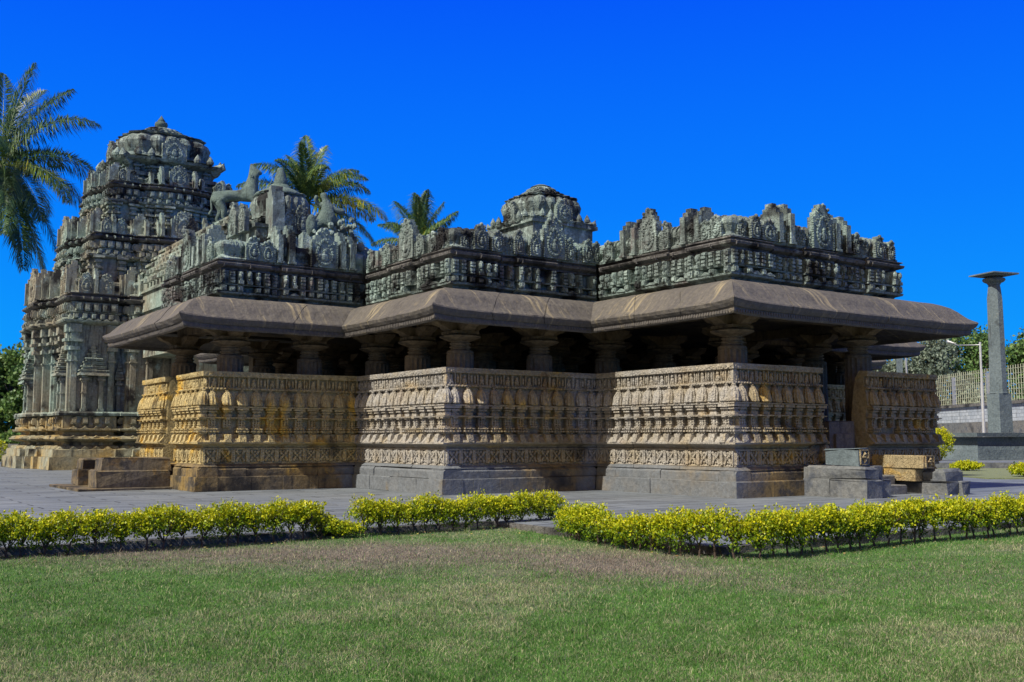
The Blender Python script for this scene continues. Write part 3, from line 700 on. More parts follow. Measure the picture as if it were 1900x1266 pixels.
# ---- small dome over the middle of the hall
def dome(b, cx, cy, z, w, h, lids=True, n=96):
    """ribbed square bell with stacked lids"""
    def sq(a, zz, p=.8): return 1 / max(abs(math.cos(a)), abs(math.sin(a))) ** p
    rib = lambda a, zz: sq(a, zz, .5) * (1 + .10 * abs(math.cos(10 * a)))
    b.lathe(cx, cy, [(w * .70, z - .42 * h), (w * .72, z - .30 * h), (w * .86, z - .18 * h), (w * 1.14, z - .09 * h), (w * 1.18, z - .03 * h), (w * 1.0, z + .02 * h)], n, math.pi / n, lambda a, zz: sq(a, zz, .72) * (1 + .02 * math.cos(16 * a)))
    b.lathe(cx, cy, [(w * .84, z + .02 * h), (w * .97, z + .06 * h), (w * .84, z + .11 * h), (w * .82, z + .2 * h), (w * .87, z + .34 * h), (w * .90, z + .46 * h), (w * .86, z + .57 * h), (w * .76, z + .67 * h), (w * .6, z + .74 * h)], n, math.pi / n, rib)
    zz = z + .66 * h; r = w * .86
    for k in range(5 if lids else 1):
        b.lathe(cx, cy, [(r * .9, zz), (r * 1.0, zz + .025 * h), (r * 1.02, zz + .05 * h), (r * .82, zz + .09 * h), (r * .7, zz + .11 * h)], n, math.pi / n, lambda a, q: sq(a, q, .5) * (1 + .035 * math.cos(20 * a)))
        zz += .07 * h; r *= .80
    return zz
def dome_extras(parent, cx, cy, z, w, h, m, ph=.55):
    for k in range(4):                                # gable plaques and corner horns
        a = k * math.pi / 2; b = MB(); ed = Edge((0, 0), (1, 0)); T = plaque(w * .5, h * ph, 3 + k)
        V = T.arr(); V[:, 1] += w * 1.06; ca, sa = math.cos(a), math.sin(a)
        b.add(np.column_stack([cx + V[:, 0] * ca - V[:, 1] * sa, cy + V[:, 0] * sa + V[:, 1] * ca, V[:, 2] + z]), T.F)
        b.build('gable_plaque', m, parent, jit=.006)
        a += math.pi / 4; hx, hy = cx + math.cos(a) * w * 1.34, cy + math.sin(a) * w * 1.34
        b = MB(); b.tube([(hx - .3 * math.cos(a), hy - .3 * math.sin(a), z - .12 * h), (hx, hy, z - .06 * h), (hx + .14 * w * math.cos(a), hy + .14 * w * math.sin(a), z + .0 * h), (hx + .16 * w * math.cos(a), hy + .16 * w * math.sin(a), z + .11 * h)], [.12 * w, .10 * w, .08 * w, .02], 6)
        b.build('corner_horn', m, parent)
        for q in (-.75, -.48, .48, .75):
            for sgn in (0,):
                aa = k * math.pi / 2; b2 = MB(); x, y = w * q, w * 1.08
                b2.lathe(cx + x * math.cos(aa) - y * math.sin(aa), cy + x * math.sin(aa) + y * math.cos(aa), [(.07 * w, z), (.085 * w, z + .06 * h), (.05 * w, z + .14 * h), (.0, z + .22 * h)], 8)
                b2.build('bud_finial', m, parent)
b = MB()
for (w, z0, z1) in ((2.7, 7.5, 8.1), (2.3, 8.1, 8.9), (2.0, 8.9, 9.6), (1.55, 9.6, 10.5)): b.box(4.5 - w, 4.5 + w, 15 - w, 15 + w, z0, z1); b.box(4.5 - w - .15, 4.5 + w + .15, 15 - w - .15, 15 + w + .15, z1 - .15, z1 - .03)
zt = dome(b, 4.5, 15, 10.62, 1.55, 1.55)
dm = b.build('roof_dome', M['roof'], P, jit=.012)
b = MB(); b.lathe(4.5, 15, [(.55, zt - .08), (.4, zt + .05), (.45, zt + .1), (.22, zt + .2), (.0, zt + .25)], 16); b.build('dome_finial', M['bronze'], dm)
dome_extras(dm, 4.5, 15, 10.62, 1.55, 1.55, M['roof'])

# ---- small pyramid turret with conical finial behind the left bay
b = MB(); TX, TY = -3.4, 24.5
for (w, z0, z1) in ((2.3, 7.4, 9.0), (2.0, 9.0, 10.1), (1.7, 10.1, 11.0)):
    b.box(TX - w, TX + w, TY - w, TY + w, z0, z1 - .2); b.box(TX - w - .15, TX + w + .15, TY - w - .15, TY + w + .15, z1 - .2, z1 - .06)
dome(b, TX, TY, 11.35, 1.25, 1.9, False)
tu = b.build('roof_turret', M['roof'], P, jit=.012)
b = MB(); b.lathe(TX, TY, [(1.15, 12.62), (1.1, 12.75), (.75, 12.95), (.5, 13.05), (.42, 13.2)], 20); b.lathe(TX, TY, [(.28, 13.1), (.36, 13.2), (.31, 13.4), (.25, 13.65), (.17, 13.9), (.12, 14.0), (0, 14.05)], 14, fn=lambda a, z: 1 + .12 * math.cos(a + .5))
b.build('cone_finial', M['bronze'], tu, smooth=True)
te = Edge((TX - 2.4, TY - 2.05), (TX + 2.4, TY - 2.05)); tl = Edge((TX - 2.05, TY + 2.4), (TX - 2.05, TY - 2.4))
for (ed, s, w, h, z) in ((te, 1.45, 0, 1.75, 10.9), (te, 2.0, .5, 1.1, 10.6), (te, 2.6, .7, 1.3, 10.6), (te, 3.5, .8, 1.1, 10.6), (te, 4.3, .6, .9, 10.3), (tl, 2.4, .9, 1.5, 10.6), (tl, 3.6, .7, 1.2, 10.6), (te, 1.2, .6, 1.0, 9.2), (te, 2.3, .8, 1.2, 9.2), (te, 3.4, .6, 1.0, 9.2)):
    b = MB(); place(b, fin(h + .6, .7, .55) if w == 0 else plaque(w, h, int(s * 7)), ed, s, .15, z - (.6 if w == 0 else 0)); b.build('turret_fin' if w == 0 else 'turret_plaque', M['roof'], tu, jit=.008)
b = MB()                              # rubble of carved figures heaped in front of the turret
r_ = random.Random(5)
for k in range(46):
    x = r_.uniform(-1.0, 1.25); hh = 1.25 * (1 - abs(x) / 1.6)
    b.blob((-5.4 + x, 13.5 + r_.uniform(-.2, .3), 7.9 + r_.uniform(0, 1) * hh), (r_.uniform(.1, .2), r_.uniform(.1, .2), r_.uniform(.1, .24)), 7, 5)
b.box(-6.5, -4.3, 13.4, 14.2, 7.5, 8.5, .3, .1)
b.build('carved_figure_heap', M['roof'], P, jit=.012)
# sukanasi: stepped ridge between turret and tower
sk = MB()
for k, (w, z0, z1) in enumerate(((2.4, 6.0, 8.6), (2.5, 8.6, 9.6), (2.5, 9.6, 10.3), (2.4, 10.3, 10.75), (2.1, 10.75, 11.2), (1.8, 11.2, 11.6), (1.4, 11.6, 12.1))):
    sk.box(-3.3 - w, -3.3 + w, 26.6, 38.5, z0, z1 - .12); sk.box(-3.3 - w - .14, -3.3 + w + .14, 26.5, 38.5, z1 - .12, z1)
    q = 26.8
    if z0 > 9:
        while q < 37: sk.box(-3.3 - w - .22, -3.3 - w, q, q + .3, z1 - .32, z1 - .1, 0, .08); q += .62
sk.box(-4.3, -1.5, 26.5, 38.3, .8, 6.0)
sk.build('antechamber', M['tower'], P, jit=.01)

# ---- the shrine tower
TC = (-3.3, 44.3)
def touts(w, deep=1.):
    k = w / 6.2; d = k * deep
    side = [(-w, 0), (-w + 2.3 * k, 0), (-w + 2.3 * k, -.55 * d), (-w + 3.1 * k, -.55 * d), (-w + 3.1 * k, .22 * d), (-w + 3.95 * k, .22 * d), (-w + 3.95 * k, .5 * d), (-w + 4.8 * k, .5 * d), (-w + 4.8 * k, .8 * d)]
    side = side + [(-a, o) for a, o in side[::-1]][:-1]
    pts = []
    for (t, n) in (((1, 0), (0, -1)), ((0, 1), (1, 0)), ((-1, 0), (0, 1)), ((0, -1), (-1, 0))):
        for a, o in side: pts.append((TC[0] + t[0] * a + n[0] * (w + o), TC[1] + t[1] * a + n[1] * (w + o)))
    return pts
def tring(b, w, prof, deep=1.):
    E = edges(touts(w, deep))
    for ed in E: sweep(b, ed, prof)
    return E
def vis(ed): return ed.n[0] < -.5 or ed.n[1] < -.5
tb = MB()
polyslab(tb, offset(touts(6.1), .1), 0, 3.0)
E = tring(tb, 6.1, [(-.3, 0), (.95, 0), (.93, .66), (-.3, .66)]); tring(tb, 6.1, [(-.3, .665), (.75, .665), (.73, 1.05), (.45, 1.08), (-.3, 1.08)])
tring(tb, 6.1, [(-.3, 1.0), (.42, 1.08), (.3, 1.22), (.1, 1.3), (.1, 1.42), (.62, 1.55), (.68, 1.62), (.62, 1.68), (.2, 1.78), (.12, 1.85), (.12, 1.98), (.5, 2.05), (.52, 2.12), (.3, 2.15), (-.3, 2.15)])
tring(tb, 6.1, [(-.3, 2.1), (.22, 2.15), (.2, 2.8), (-.3, 2.8)])
for ed in E:
    if not vis(ed): continue
    n = max(1, int(round((ed.L + .4) / .62)))
    for k in range(n):
        s = ed.L * (k + .5) / n
        place(tb, T_blk, ed, s, .26, 2.38, (1.6, 1.6, 2.1)); place(tb, T_wave, ed, s, .30, 2.12, (.9, 1.6, 1.5)); place(tb, T_wave, ed, s, .5, 1.07, (1.0, 1.3, 1.4)); place(tb, T_wave, ed, s, .5, 1.66, (1.0, 1.2, 1.1))
T1 = tb.build('tower_base', M['towerbase'], P, jit=.012)
tw = MB(); tring(tw, 6.1, [(-.3, 2.82), (.45, 2.84), (.48, 2.95), (.4, 3.05), (-.3, 3.05)])
E = edges(touts(6.0)); polyslab(tw, touts(6.0), 3.0, 8.0)
W1 = tw.build('tower_wall', M['tower'], P, jit=.008)
for ed in E:
    if not vis(ed): continue
    for s, go in ((.16, ed.k0 > 0), (ed.L - .16, ed.k1 > 0)):
        if not go or ed.L < .5: continue
        b = MB(); b.box(-.15, .15, -.05, .12, 3.05, 6.1)
        for (w, z0, z1) in ((.2, 5.7, 5.78), (.12, 6.1, 6.3), (.26, 6.3, 6.5), (.18, 6.5, 6.75), (.36, 6.75, 6.9), (.22, 6.9, 7.25), (.3, 7.25, 7.7)): b.box(-w, w, -.1, w, z0, z1)
        q = MB(); q.add(ed.mp(b.arr() + np.array((s, 0, 0))), b.F); q.build('pilaster', M['tower'], W1, jit=.006)
    if ed.L > 1.4:
        b = MB()
        for sx in (-1, 1):
            b.box(sx * .42 - .1, sx * .42 + .1, 0, .3, 3.05, 4.6)
            for (w, z0, z1) in ((.16, 3.05, 3.2), (.14, 4.0, 4.08), (.13, 4.6, 4.7), (.2, 4.7, 4.82), (.14, 4.82, 4.95)): b.box(sx * .42 - w, sx * .42 + w, 0, .2 + w, z0, z1)
        b.box(-.3, .3, 0, .08, 3.05, 4.9); b.box(-.78, .78, 0, .62, 4.95, 5.08, .03, .03)
        for k in range(6):
            w = .68 - .095 * k; b.box(-w, w, 0, .5 - .06 * k, 5.08 + k * .22, 5.26 + k * .22, .02, .02); b.box(-w * 1.1, w * 1.1, 0, .56 - .06 * k, 5.20 + k * .22, 5.25 + k * .22)
            b.box(-.13, .13, 0, .55 - .06 * k, 5.08 + k * .22, 5.28 + k * .22)
        b.blob((0, .15, 6.45), (.15, .12, .14), 8, 5)
        q = MB(); q.add(ed.mp(b.arr() + np.array((ed.L / 2, 0, 0))), b.F); q.build('miniature_shrine', M['tower'], W1, jit=.006)
    elif ed.L > .75 and ed.k0 < 0 and ed.k1 < 0:
        b = MB(); b.box(-.1, .1, 0, .15, 3.05, 4.5); b.box(-.2, .2, 0, .22, 4.5, 4.62); b.box(-.12, .12, 0, .16, 4.62, 4.8); b.box(-.26, .26, 0, .25, 4.8, 4.92)
        for k in range(6): b.box(-.22 + .035 * k, .22 - .035 * k, 0, .2 - .02 * k, 4.95 + .17 * k, 5.08 + .17 * k)
        q = MB(); q.add(ed.mp(b.arr() + np.array((ed.L / 2, 0, 0))), b.F); q.build('slender_turret_pilaster', M['tower'], W1, jit=.005)
def tier(w, z, hf, hb, wn, hw, m):
    """one storey: eave frieze, battlement row, then the recessed wall of the next storey"""
    t = MB(); E = edges(touts(w))
    polyslab(t, touts(w), z - .2, z + hf + .3)
    tring(t, w, [(-.4, z - .15), (.15, z - .05), (.45, z + .05), (.5, z + .14), (.2, z + .17), (.12, z + hf * .42), (.22, z + hf * .45), (.22, z + hf * .5), (.1, z + hf * .52), (.08, z + hf * .92), (-.4, z + hf * .92)])
    tl_ = MB(); tring(tl_, w, [(-.4, z + hf * .9), (.2, z + hf * .96), (.4, z + hf * 1.05), (.42, z + hf * 1.11), (.1, z + hf * 1.15), (.08, z + hf * 1.25), (.2, z + hf * 1.27), (.2, z + hf * 1.31), (-.4, z + hf * 1.31)])  # ledge rings in dark stone paint the recess shade between storeys
    for ed in E:
        if not vis(ed): continue
        n = max(1, int(round((ed.L + .3) / .55)))
        for k in range(n):
            s = ed.L * (k + .5) / n if n > 1 else ed.L / 2
            place(t, T_blk, ed, s - .1, .26, z + hf * .18, (1.3, 1.5, 1.3 * hf)); place(t, T_blk, ed, s + .02, .22, z + hf * .52, (1.5, 1.5, 2.0 * hf)); place(t, T_blk, ed, s + .2, .16, z + hf * .52, (.6, 1.3, 1.8 * hf)); place(t, T_wave, ed, s + .1, .35, z + .14, (.8, 1, 1.2))
            place(t, T_blk, ed, s + .25, .3, z + hf * 1.02, (.4, 1.2, .9))
    to = t.build('tower_tier', m, P, jit=.005); tl_.build('tier_ledge', M['ledge'], to, jit=.006)
    zb = z + hf * 1.31
    for ei, ed in enumerate(E):
        if not vis(ed) : continue
        vb = MB(); sweep(vb, ed, [(-.9, zb), (.12, zb), (.05, zb + .1), (-.16, zb + .14), (-.2, zb + .25 * hb), (-.12, zb + .36 * hb), (-.16, zb + .44 * hb), (-.3, zb + .48 * hb), (-.9, zb + .48 * hb)])
        vb.build('battlement', m, to, jit=.01)
        if ed.L < .3: continue
        cen = ei % 17 == 8
        if cen and ed.L > .6:
            els = [('pl', ed.L / 2, ed.L * .72, hb * 1.12)]
            els += [('fin', -.2, 0, hb), ('fin', ed.L + .2, 0, hb)]
        elif ed.L > 1.1: els = [('pl', ed.L * .28, ed.L * .34, hb * .62), ('pl', ed.L * .74, ed.L * .34, hb * .62), ('fin', ed.L * .5, 0, hb * .8)] if ed.n[1] < -.5 else [('pl', ed.L * .2, ed.L * .3, hb * .9), ('pl', ed.L * .55, ed.L * .3, hb * .9), ('fin', ed.L * .85, 0, hb)]
        elif ed.L > .45: els = [('fin', ed.L * .5, 0, hb * (.95 if ei % 2 else .7))]
        else: els = []
        for (ty, s, ww, h) in els:
            b = MB(); place(b, plaque(ww, h, ei) if ty == 'pl' else fin(h, .42, .17), ed, s, .22, zb); b.build('tier_plaque' if ty == 'pl' else 'tier_fin', m, to, jit=.003)
    if hw:
        b = MB(); polyslab(b, touts(wn), zb, zb + hw)
        for ed in edges(touts(wn)):
            if not vis(ed) or ed.L < .3: continue
            for s in ([ed.L * .5] if ed.L < 1.2 else [ed.L * .15, ed.L * .85]):
                b2 = MB(); b2.box(-.11, .11, -.05, .12, zb, zb + hw)
                for f_, w_ in ((.45, .2), (.55, .14), (.65, .24), (.8, .2), (.9, .3)): b2.box(-w_, w_, -.05, w_ + .02, zb + hw * f_, zb + hw * (f_ + .06))
                b.add(ed.mp(b2.arr() + np.array((s, 0, 0))), b2.F)
        b.build('recessed_storey', m, to, jit=.01)
    return to
tier(6.0, 7.75, 1.25, 1.75, 4.8, 2.4, M['tower'])
tier(4.6, 11.6, 1.1, 1.4, 3.6, 2.1, M['tower'])
tier(3.45, 15.05, 1.0, 1.1, 2.5, 1.9, M['roof'])
b = MB(); b.box(TC[0] - 2.7, TC[0] + 2.7, TC[1] - 2.7, TC[1] + 2.7, 17.1, 17.32); b.box(TC[0] - 1.95, TC[0] + 1.95, TC[1] - 1.95, TC[1] + 1.95, 16.3, 18.0)
zt = dome(b, TC[0], TC[1], 18.2, 2.85, 2.45)
td = b.build('tower_dome', M['roof'], P, jit=.008)
b = MB(); b.lathe(TC[0], TC[1], [(.9, zt - .2), (.7, zt + .02), (.25, zt + .06), (.22, zt + .16), (.34, zt + .25), (.40, zt + .42), (.36, zt + .56), (.2, zt + .62), (.24, zt + .68), (.14, zt + .82), (0, zt + 1.05)], 20)
b.build('tower_finial', M['bronze'], td, smooth=True)
dome_extras(td, TC[0], TC[1], 18.2, 2.85, 2.45, M['roof'], .55)

# ---------------------------------------------------------------- statues on the roof
def skinned(name, chains, mat, parent, loc, rz, sc=1.):
    """one continuous body grown along joints; chains = lists of (x,y,z,r) sharing their first joint by index"""
    V = []; Eg = []; R = []
    for ch in chains:
        prev = None
        for k, q in enumerate(ch):
            if isinstance(q, int): prev = q; continue
            V.append((q[0] * sc, q[1] * sc, q[2] * sc)); R.append(q[3] * sc); i = len(V) - 1
            if prev is not None: Eg.append((prev, i))
            prev = i
    me = bpy.data.meshes.new(name); me.from_pydata(V, Eg, []); me.materials.append(mat)
    o = bpy.data.objects.new(name, me); C.objects.link(o); o.location = loc; o.rotation_euler = (0, 0, rz)
    if parent: o.parent = parent; 
    m = o.modifiers.new('skin', 'SKIN'); m.use_smooth_shade = True
    o.modifiers.new('sub', 'SUBSURF').levels = 1; o.modifiers['sub'].render_levels = 1
    if not me.skin_vertices: me.attributes  # skin layer is created with the modifier
    for i, r in enumerate(R): me.skin_vertices[0].data[i].radius = (r, r)
    me.skin_vertices[0].data[0].use_root = True
    return o
def uv2w(u, v): return (BX + math.cos(BYAW) * u - math.sin(BYAW) * v, BY + math.sin(BYAW) * u + math.cos(BYAW) * v)
lx, ly = uv2w(-3.6, 28.9)
ls = empty('lion_statue', (lx, ly, 12.1), rad(6), label='green stone lion with maned head and hanging tail, on roof ridge beside tower', cat='statue')
LB = [[(-.75, 0, 1.25, .34), (-.35, 0, 1.28, .27), (.1, 0, 1.22, .26), (.42, 0, 1.42, .32), (.52, 0, 1.80, .30), (.58, 0, 2.12, .24), (.60, 0, 2.35, .21), (.84, 0, 2.30, .11), (.95, 0, 2.24, .07)],
      [6, (.52, 0, 2.58, .12), (.45, 0, 2.72, .05)],
      [0, (-.98, .12, .95, .22), (-.80, .14, .55, .14), (-1.0, .14, .22, .10), (-.9, .14, .03, .09), (-.72, .14, .02, .07)],
      [0, (-.85, -.16, .92, .23), (-.60, -.18, .55, .15), (-.66, -.18, .22, .10), (-.45, -.18, .03, .09), (-.28, -.18, .02, .07)],
      [3, (.72, .16, 1.15, .14), (1.05, .16, .95, .11), (1.2, .16, .7, .08), (1.3, .16, .62, .08)],
      [3, (.62, -.18, 1.05, .15), (.95, -.2, .72, .11), (.9, -.2, .35, .09), (1.08, -.2, .2, .09)],
      [0, (-1.12, 0, 1.35, .08), (-1.22, 0, 1.0, .05), (-1.18, 0, .6, .05), (-1.3, 0, .35, .08)]]
skinned('body', LB, M['bronze'], ls, (-.1, 0, .05), 0, 1.12)
b = MB(); b.box(-1.3, 1.7, -.35, .35, -.05, .06)
r_ = random.Random(2)
for k in range(9):
    a = k * .7; b.blob((.50 + .06 * math.cos(a), .2 * math.sin(a), 1.75 + .09 * k), (.13, .12, .12), 6, 5)
b.build('mane', M['bronze'], ls, jit=.01)
b = MB(); b.prism([(-.3, 0), (.3, 0), (.25, .55), (.12, .95), (-.02, 1.1), (-.14, .8), (-.28, .4)], -.15, .15, 'y'); b.prism([(1.15, 0), (1.65, 0), (1.7, .8), (1.58, 1.15), (1.35, 1.25), (1.2, 1.0), (1.1, .7), (1.2, .4)], -.2, .2, 'y')
for k in range(6): b.blob((.4 + .12 * k, -.1, .55 - .03 * k), (.07, .1, .3), 6, 5)
b.build('carved_backing', M['bronze'], ls, jit=.02)
# second statue: rider and beast on the corner behind the left battlement
sx, sy = uv2w(-6.0, 13.6)
rs = empty('rider_statue', (sx, sy, 8.9), rad(25), label='grey stone rider bent over a beast, above left battlement before the turret', cat='statue')
RB = [[(-.05, 0, .55, .26), (.0, 0, .85, .25), (.0, 0, 1.12, .19), (-.05, 0, 1.32, .14), (-.15, 0, 1.50, .17), (-.17, 0, 1.64, .13)],
      [2, (-.32, .1, 1.15, .1), (-.48, .05, 1.3, .09), (-.42, 0, 1.5, .09)],
      [2, (.28, -.05, 1.0, .11), (.45, -.05, .88, .13), (.62, 0, .92, .17), (.75, 0, .86, .1)],
      [0, (-.32, 0, .4, .2), (-.5, 0, .1, .16), (-.52, 0, -.15, .14)],
      [0, (.3, 0, .5, .22), (.55, 0, .25, .17), (.75, 0, .0, .15), (.8, 0, -.2, .12)],
      [0, (.05, -.2, .3, .15), (.25, -.25, .08, .12), (.1, -.25, -.15, .1)]]
skinned('body', RB, M['bronze'], rs, (0, 0, 0), 0, .88)
b = MB(); b.lathe(0, 0, [(.36, -.03), (.36, .03), (.2, .06), (0, .09)], 20); V = b.arr()
sh = MB(); sh.add(np.column_stack([-.62 + V[:, 0] * .55, -.3 - V[:, 2], .15 + V[:, 1] * 1.1]), b.F); sh.build('shield', M['bronze'], rs, smooth=True)
b = MB(); b.box(-.9, 1.0, -.3, .4, -1.4, -.1)
for k in range(24): b.blob((r_.uniform(-.6, .95), r_.uniform(-.42, -.15), r_.uniform(-.6, .5)), (r_.uniform(.06, .13),) * 3, 6, 4)
b.build('pedestal', M['roof'], rs, jit=.015)

# ================================================================ GROUND
def uvp(pts): return [uv2w(u, v) for u, v in pts]
b = MB(); b.add([(-900, -200, -.3), (900, -200, -.3), (900, 1500, -.3), (-900, 1500, -.3)], [(0, 1, 2, 3)]); tag(b.build('ground', M['ground']), kind='structure')
PV = [(-75, -2.75), (-9.75, -2.75), (-9.75, -8.75), (40, -8.75), (40, 60), (-75, 60)]
b = MB(); b.prism(PV, -.28, 0, 'z'); pv = b.build('pavement', M['pave']); tag(pv, kind='structure'); pv.location = (BX, BY, 0); pv.rotation_euler = (0, 0, BYAW)
for (a_, c_) in (((-75, -2.77), (-9.77, -2.77)), ((-9.77, -2.77), (-9.77, -8.77)), ((-9.77, -8.77), (40, -8.77))):
    ke = Edge(a_, c_); b = MB(); b.add(ke.mp([(0, 0, -.3), (ke.L, 0, -.3), (ke.L, .06, -.3), (0, .06, -.3), (0, 0, -.005), (ke.L, 0, -.005), (ke.L, .05, -.01), (0, .05, -.01)]), [(0, 1, 2, 3), (4, 5, 6, 7), (0, 1, 5, 4), (1, 2, 6, 5), (2, 3, 7, 6), (3, 0, 4, 7)])
    ko = b.build('kerb', M['ledge']); ko.location = (BX, BY, 0); ko.rotation_euler = (0, 0, BYAW); tag(ko, kind='structure')
# value noise shared by turf and blades
_g = RNG.random((256, 256))
def vnoise(x, y, s):
    x = x * s + 37.2; y = y * s + 11.7; xi = np.floor(x).astype(int); yi = np.floor(y).astype(int); fx = x - xi; fy = y - yi
    fx = fx * fx * (3 - 2 * fx); fy = fy * fy * (3 - 2 * fy); g = lambda a, c: _g[a % 256, c % 256]
    return (g(xi, yi) * (1 - fx) + g(xi + 1, yi) * fx) * (1 - fy) + (g(xi, yi + 1) * (1 - fx) + g(xi + 1, yi + 1) * fx) * fy
def patch(x, y): return .45 * vnoise(x, y, .45) + .3 * vnoise(x, y, 1.1) + .25 * vnoise(x, y, 2.6)
def brownish(x, y): return np.clip(1.25 - np.abs((y - 15.0 + .25 * x) / 2.2), 0, 1) * np.clip((5 - x) / 3, .2, 1) * (.5 + 1.0 * vnoise(x + 50, y, .6))
def hgt(x, y): return .05 * (vnoise(x, y, .5) - .5) + .03 * (vnoise(x, y, 1.8) - .5) - .12
GREEN = np.array((.105, .235, .04)); DKGREEN = np.array((.055, .15, .03)); STRAW = np.array((.30, .30, .17)); BROWN = np.array((.23, .19, .15)); TEAL = np.array((.13, .21, .12))
def turf_col(x, y, n2):
    p = np.clip((patch(x, y) - .36) / .3, 0, 1)[:, None]; q = np.clip(brownish(x, y), 0, 1)[:, None]
    c = GREEN * (1 - p) + (STRAW * .6 + TEAL * .4) * p
    c = c * (1 - .75 * q) + BROWN * .75 * q
    return c
xs = np.arange(-16, 16.01, .2); ys = np.arange(2, 24.01, .2); X, Y = np.meshgrid(xs, ys); X = X.ravel(); Y = Y.ravel()
nx = len(xs); ny = len(ys)
V = np.column_stack([X, Y, hgt(X, Y) - .01]); F = [(j * nx + i, j * nx + i + 1, (j + 1) * nx + i + 1, (j + 1) * nx + i) for j in range(ny - 1) for i in range(nx - 1)]
b = MB(); b.add(V, F); lw = b.build('lawn', M['lawn']); tag(lw, kind='structure')
at = lw.data.color_attributes.new('tone', 'FLOAT_COLOR', 'POINT'); at.data.foreach_set('color', np.column_stack([turf_col(X, Y, 0) * .75, np.ones(len(X))]).ravel())
# far lawn beyond the paving on the right, with its kerb
FL = [(19, 41.5), (60, 40.5), (62, 54), (19, 55.5)]
b = MB(); b.prism(FL, -.25, .05, 'z'); fl = b.build('far_lawn', M['lawn']); tag(fl, kind='structure')
at = fl.data.color_attributes.new('tone', 'FLOAT_COLOR', 'POINT'); at.data.foreach_set('color', np.tile((.20, .23, .11, 1), len(fl.data.vertices)))
b = MB(); b.prism([(19, 55.6), (62, 54.1), (62, 54.5), (19, 56.0)], -.2, .34, 'z'); tag(b.build('kerb', M['plinth']), kind='structure')
b = MB(); b.prism([(19, 56.02), (62, 54.52), (70, 130), (19, 130)], -.2, .30, 'z'); tag(b.build('far_pavement', M['pave']), kind='structure')

LONG = 1
def inpave(x, y):
    dx = x - BX; dy = y - BY; c, s = math.cos(BYAW), math.sin(BYAW); u = c * dx + s * dy; v = -s * dx + c * dy
    return ((u < -9.75) & (v > -2.77)) | ((u >= -9.75) & (v > -8.77))
def blades(n, ymin, ymax, h0, h1, w0, w1, side=0, clump=0):
    # density falls off with distance like the picture's own scale
    y = 1 / (1 / ymax + RNG.random(n) * (1 / ymin - 1 / ymax)); x = (RNG.random(n) * 2 - 1) * (y * .53 + .6)
    if side: x = np.where(RNG.random(n) < .5, -1, 1) * (y * .53 + .6 + side * RNG.random(n))
    if clump:
        cx = x[::clump].repeat(clump)[:n]; cy = y[::clump].repeat(clump)[:n]; x = cx + RNG.normal(0, .05, n); y = cy + RNG.normal(0, .05, n)
    k = ~inpave(x, y); x, y = x[k], y[k]; n = len(x)
    p = patch(x, y) + .10 * (vnoise(x, y, 7.) - .5); q = brownish(x, y); r1 = RNG.random(n); r2 = RNG.random(n)
    dist = y / 12.
    h = (h0 + (h1 - h0) * RNG.random(n)) * (1.0 + .5 * (vnoise(x, y, 3.) - .5)) * (.8 + .35 * dist)
    w = (w0 + (w1 - w0) * RNG.random(n)) * (.6 + .6 * dist)
    an = RNG.random(n) * 2 * np.pi; lean = RNG.normal(0, .95, n) ; la = RNG.random(n) * 2 * np.pi
    z = hgt(x, y) - .01
    bx, by = np.cos(an) * w, np.sin(an) * w
    mx, my = x + np.cos(la) * lean * h * .45, y + np.sin(la) * lean * h * .45
    tx, ty = x + np.cos(la) * lean * h * 1.1, y + np.sin(la) * lean * h * 1.1
    V = np.empty((n, 5, 3))
    V[:, 0] = np.column_stack([x - bx, y - by, z]); V[:, 1] = np.column_stack([x + bx, y + by, z])
    V[:, 2] = np.column_stack([mx + bx * .8, my + by * .8, z + h * .55]); V[:, 3] = np.column_stack([mx - bx * .8, my - by * .8, z + h * .55]); V[:, 4] = np.column_stack([tx, ty, z + h * .95 / np.sqrt(1 + lean ** 2 * .6)])
    dry = np.clip((p - .36) / .3, 0, 1); isdry = r1 < (.16 + .42 * dry); col = np.where(isdry[:, None], STRAW * 1.05, GREEN * (1 - r2[:, None] * .5) + DKGREEN * r2[:, None] * .5)
    col = np.where((r2 < .03 + .10 * dry)[:, None], STRAW * 1.6, col)
    bq = (r1[::-1] < q * .75)[:, None]; col = np.where(bq, BROWN * (.7 + .9 * r2[:, None]), col)
    col = np.clip(col * (.65 + .6 * RNG.random(n) + .35 * (vnoise(x, y, 5.) - .5))[:, None], 0, .9)
    me = bpy.data.meshes.new('grass'); nv = n * 5
    me.vertices.add(nv); me.vertices.foreach_set('co', V.ravel())
    me.loops.add(n * 7); me.polygons.add(n * 2)
    base = np.arange(n)[:, None] * 5; li = np.concatenate([base + np.array([0, 1, 2, 3]), base + np.array([3, 2, 4])], axis=1)
    me.loops.foreach_set('vertex_index', li.ravel().astype(np.int32))
    ls_ = (np.arange(n)[:, None] * 7 + np.array([0, 4])).ravel(); me.polygons.foreach_set('loop_start', ls_.astype(np.int32))
    me.update(calc_edges=True); me.validate()
    at = me.color_attributes.new('tone', 'FLOAT_COLOR', 'POINT'); at.data.foreach_set('color', np.column_stack([np.repeat(col, 5, axis=0), np.ones(nv)]).ravel())
    me.materials.append(M['blade']); return me
o = bpy.data.objects.new('grass', blades(760000, 6.0, 23.5, .014, .036, .0014, .0027)); C.objects.link(o); tag(o, 'short patchy lawn grass, part green and part straw coloured', 'grass', kind='stuff')
o = bpy.data.objects.new('grass', blades(330000, 6.0, 21., .014, .036, .002, .0036, side=5.)); C.objects.link(o); tag(o, 'short lawn grass towards both sides of the lawn', 'grass', kind='stuff')
o = bpy.data.objects.new('grass_tuft', blades(44000, 6.2, 21, .035, .085, .0014, .0028, clump=22)); C.objects.link(o); tag(o, 'longer stray grass blades and straws standing out of the lawn', 'grass', kind='stuff')

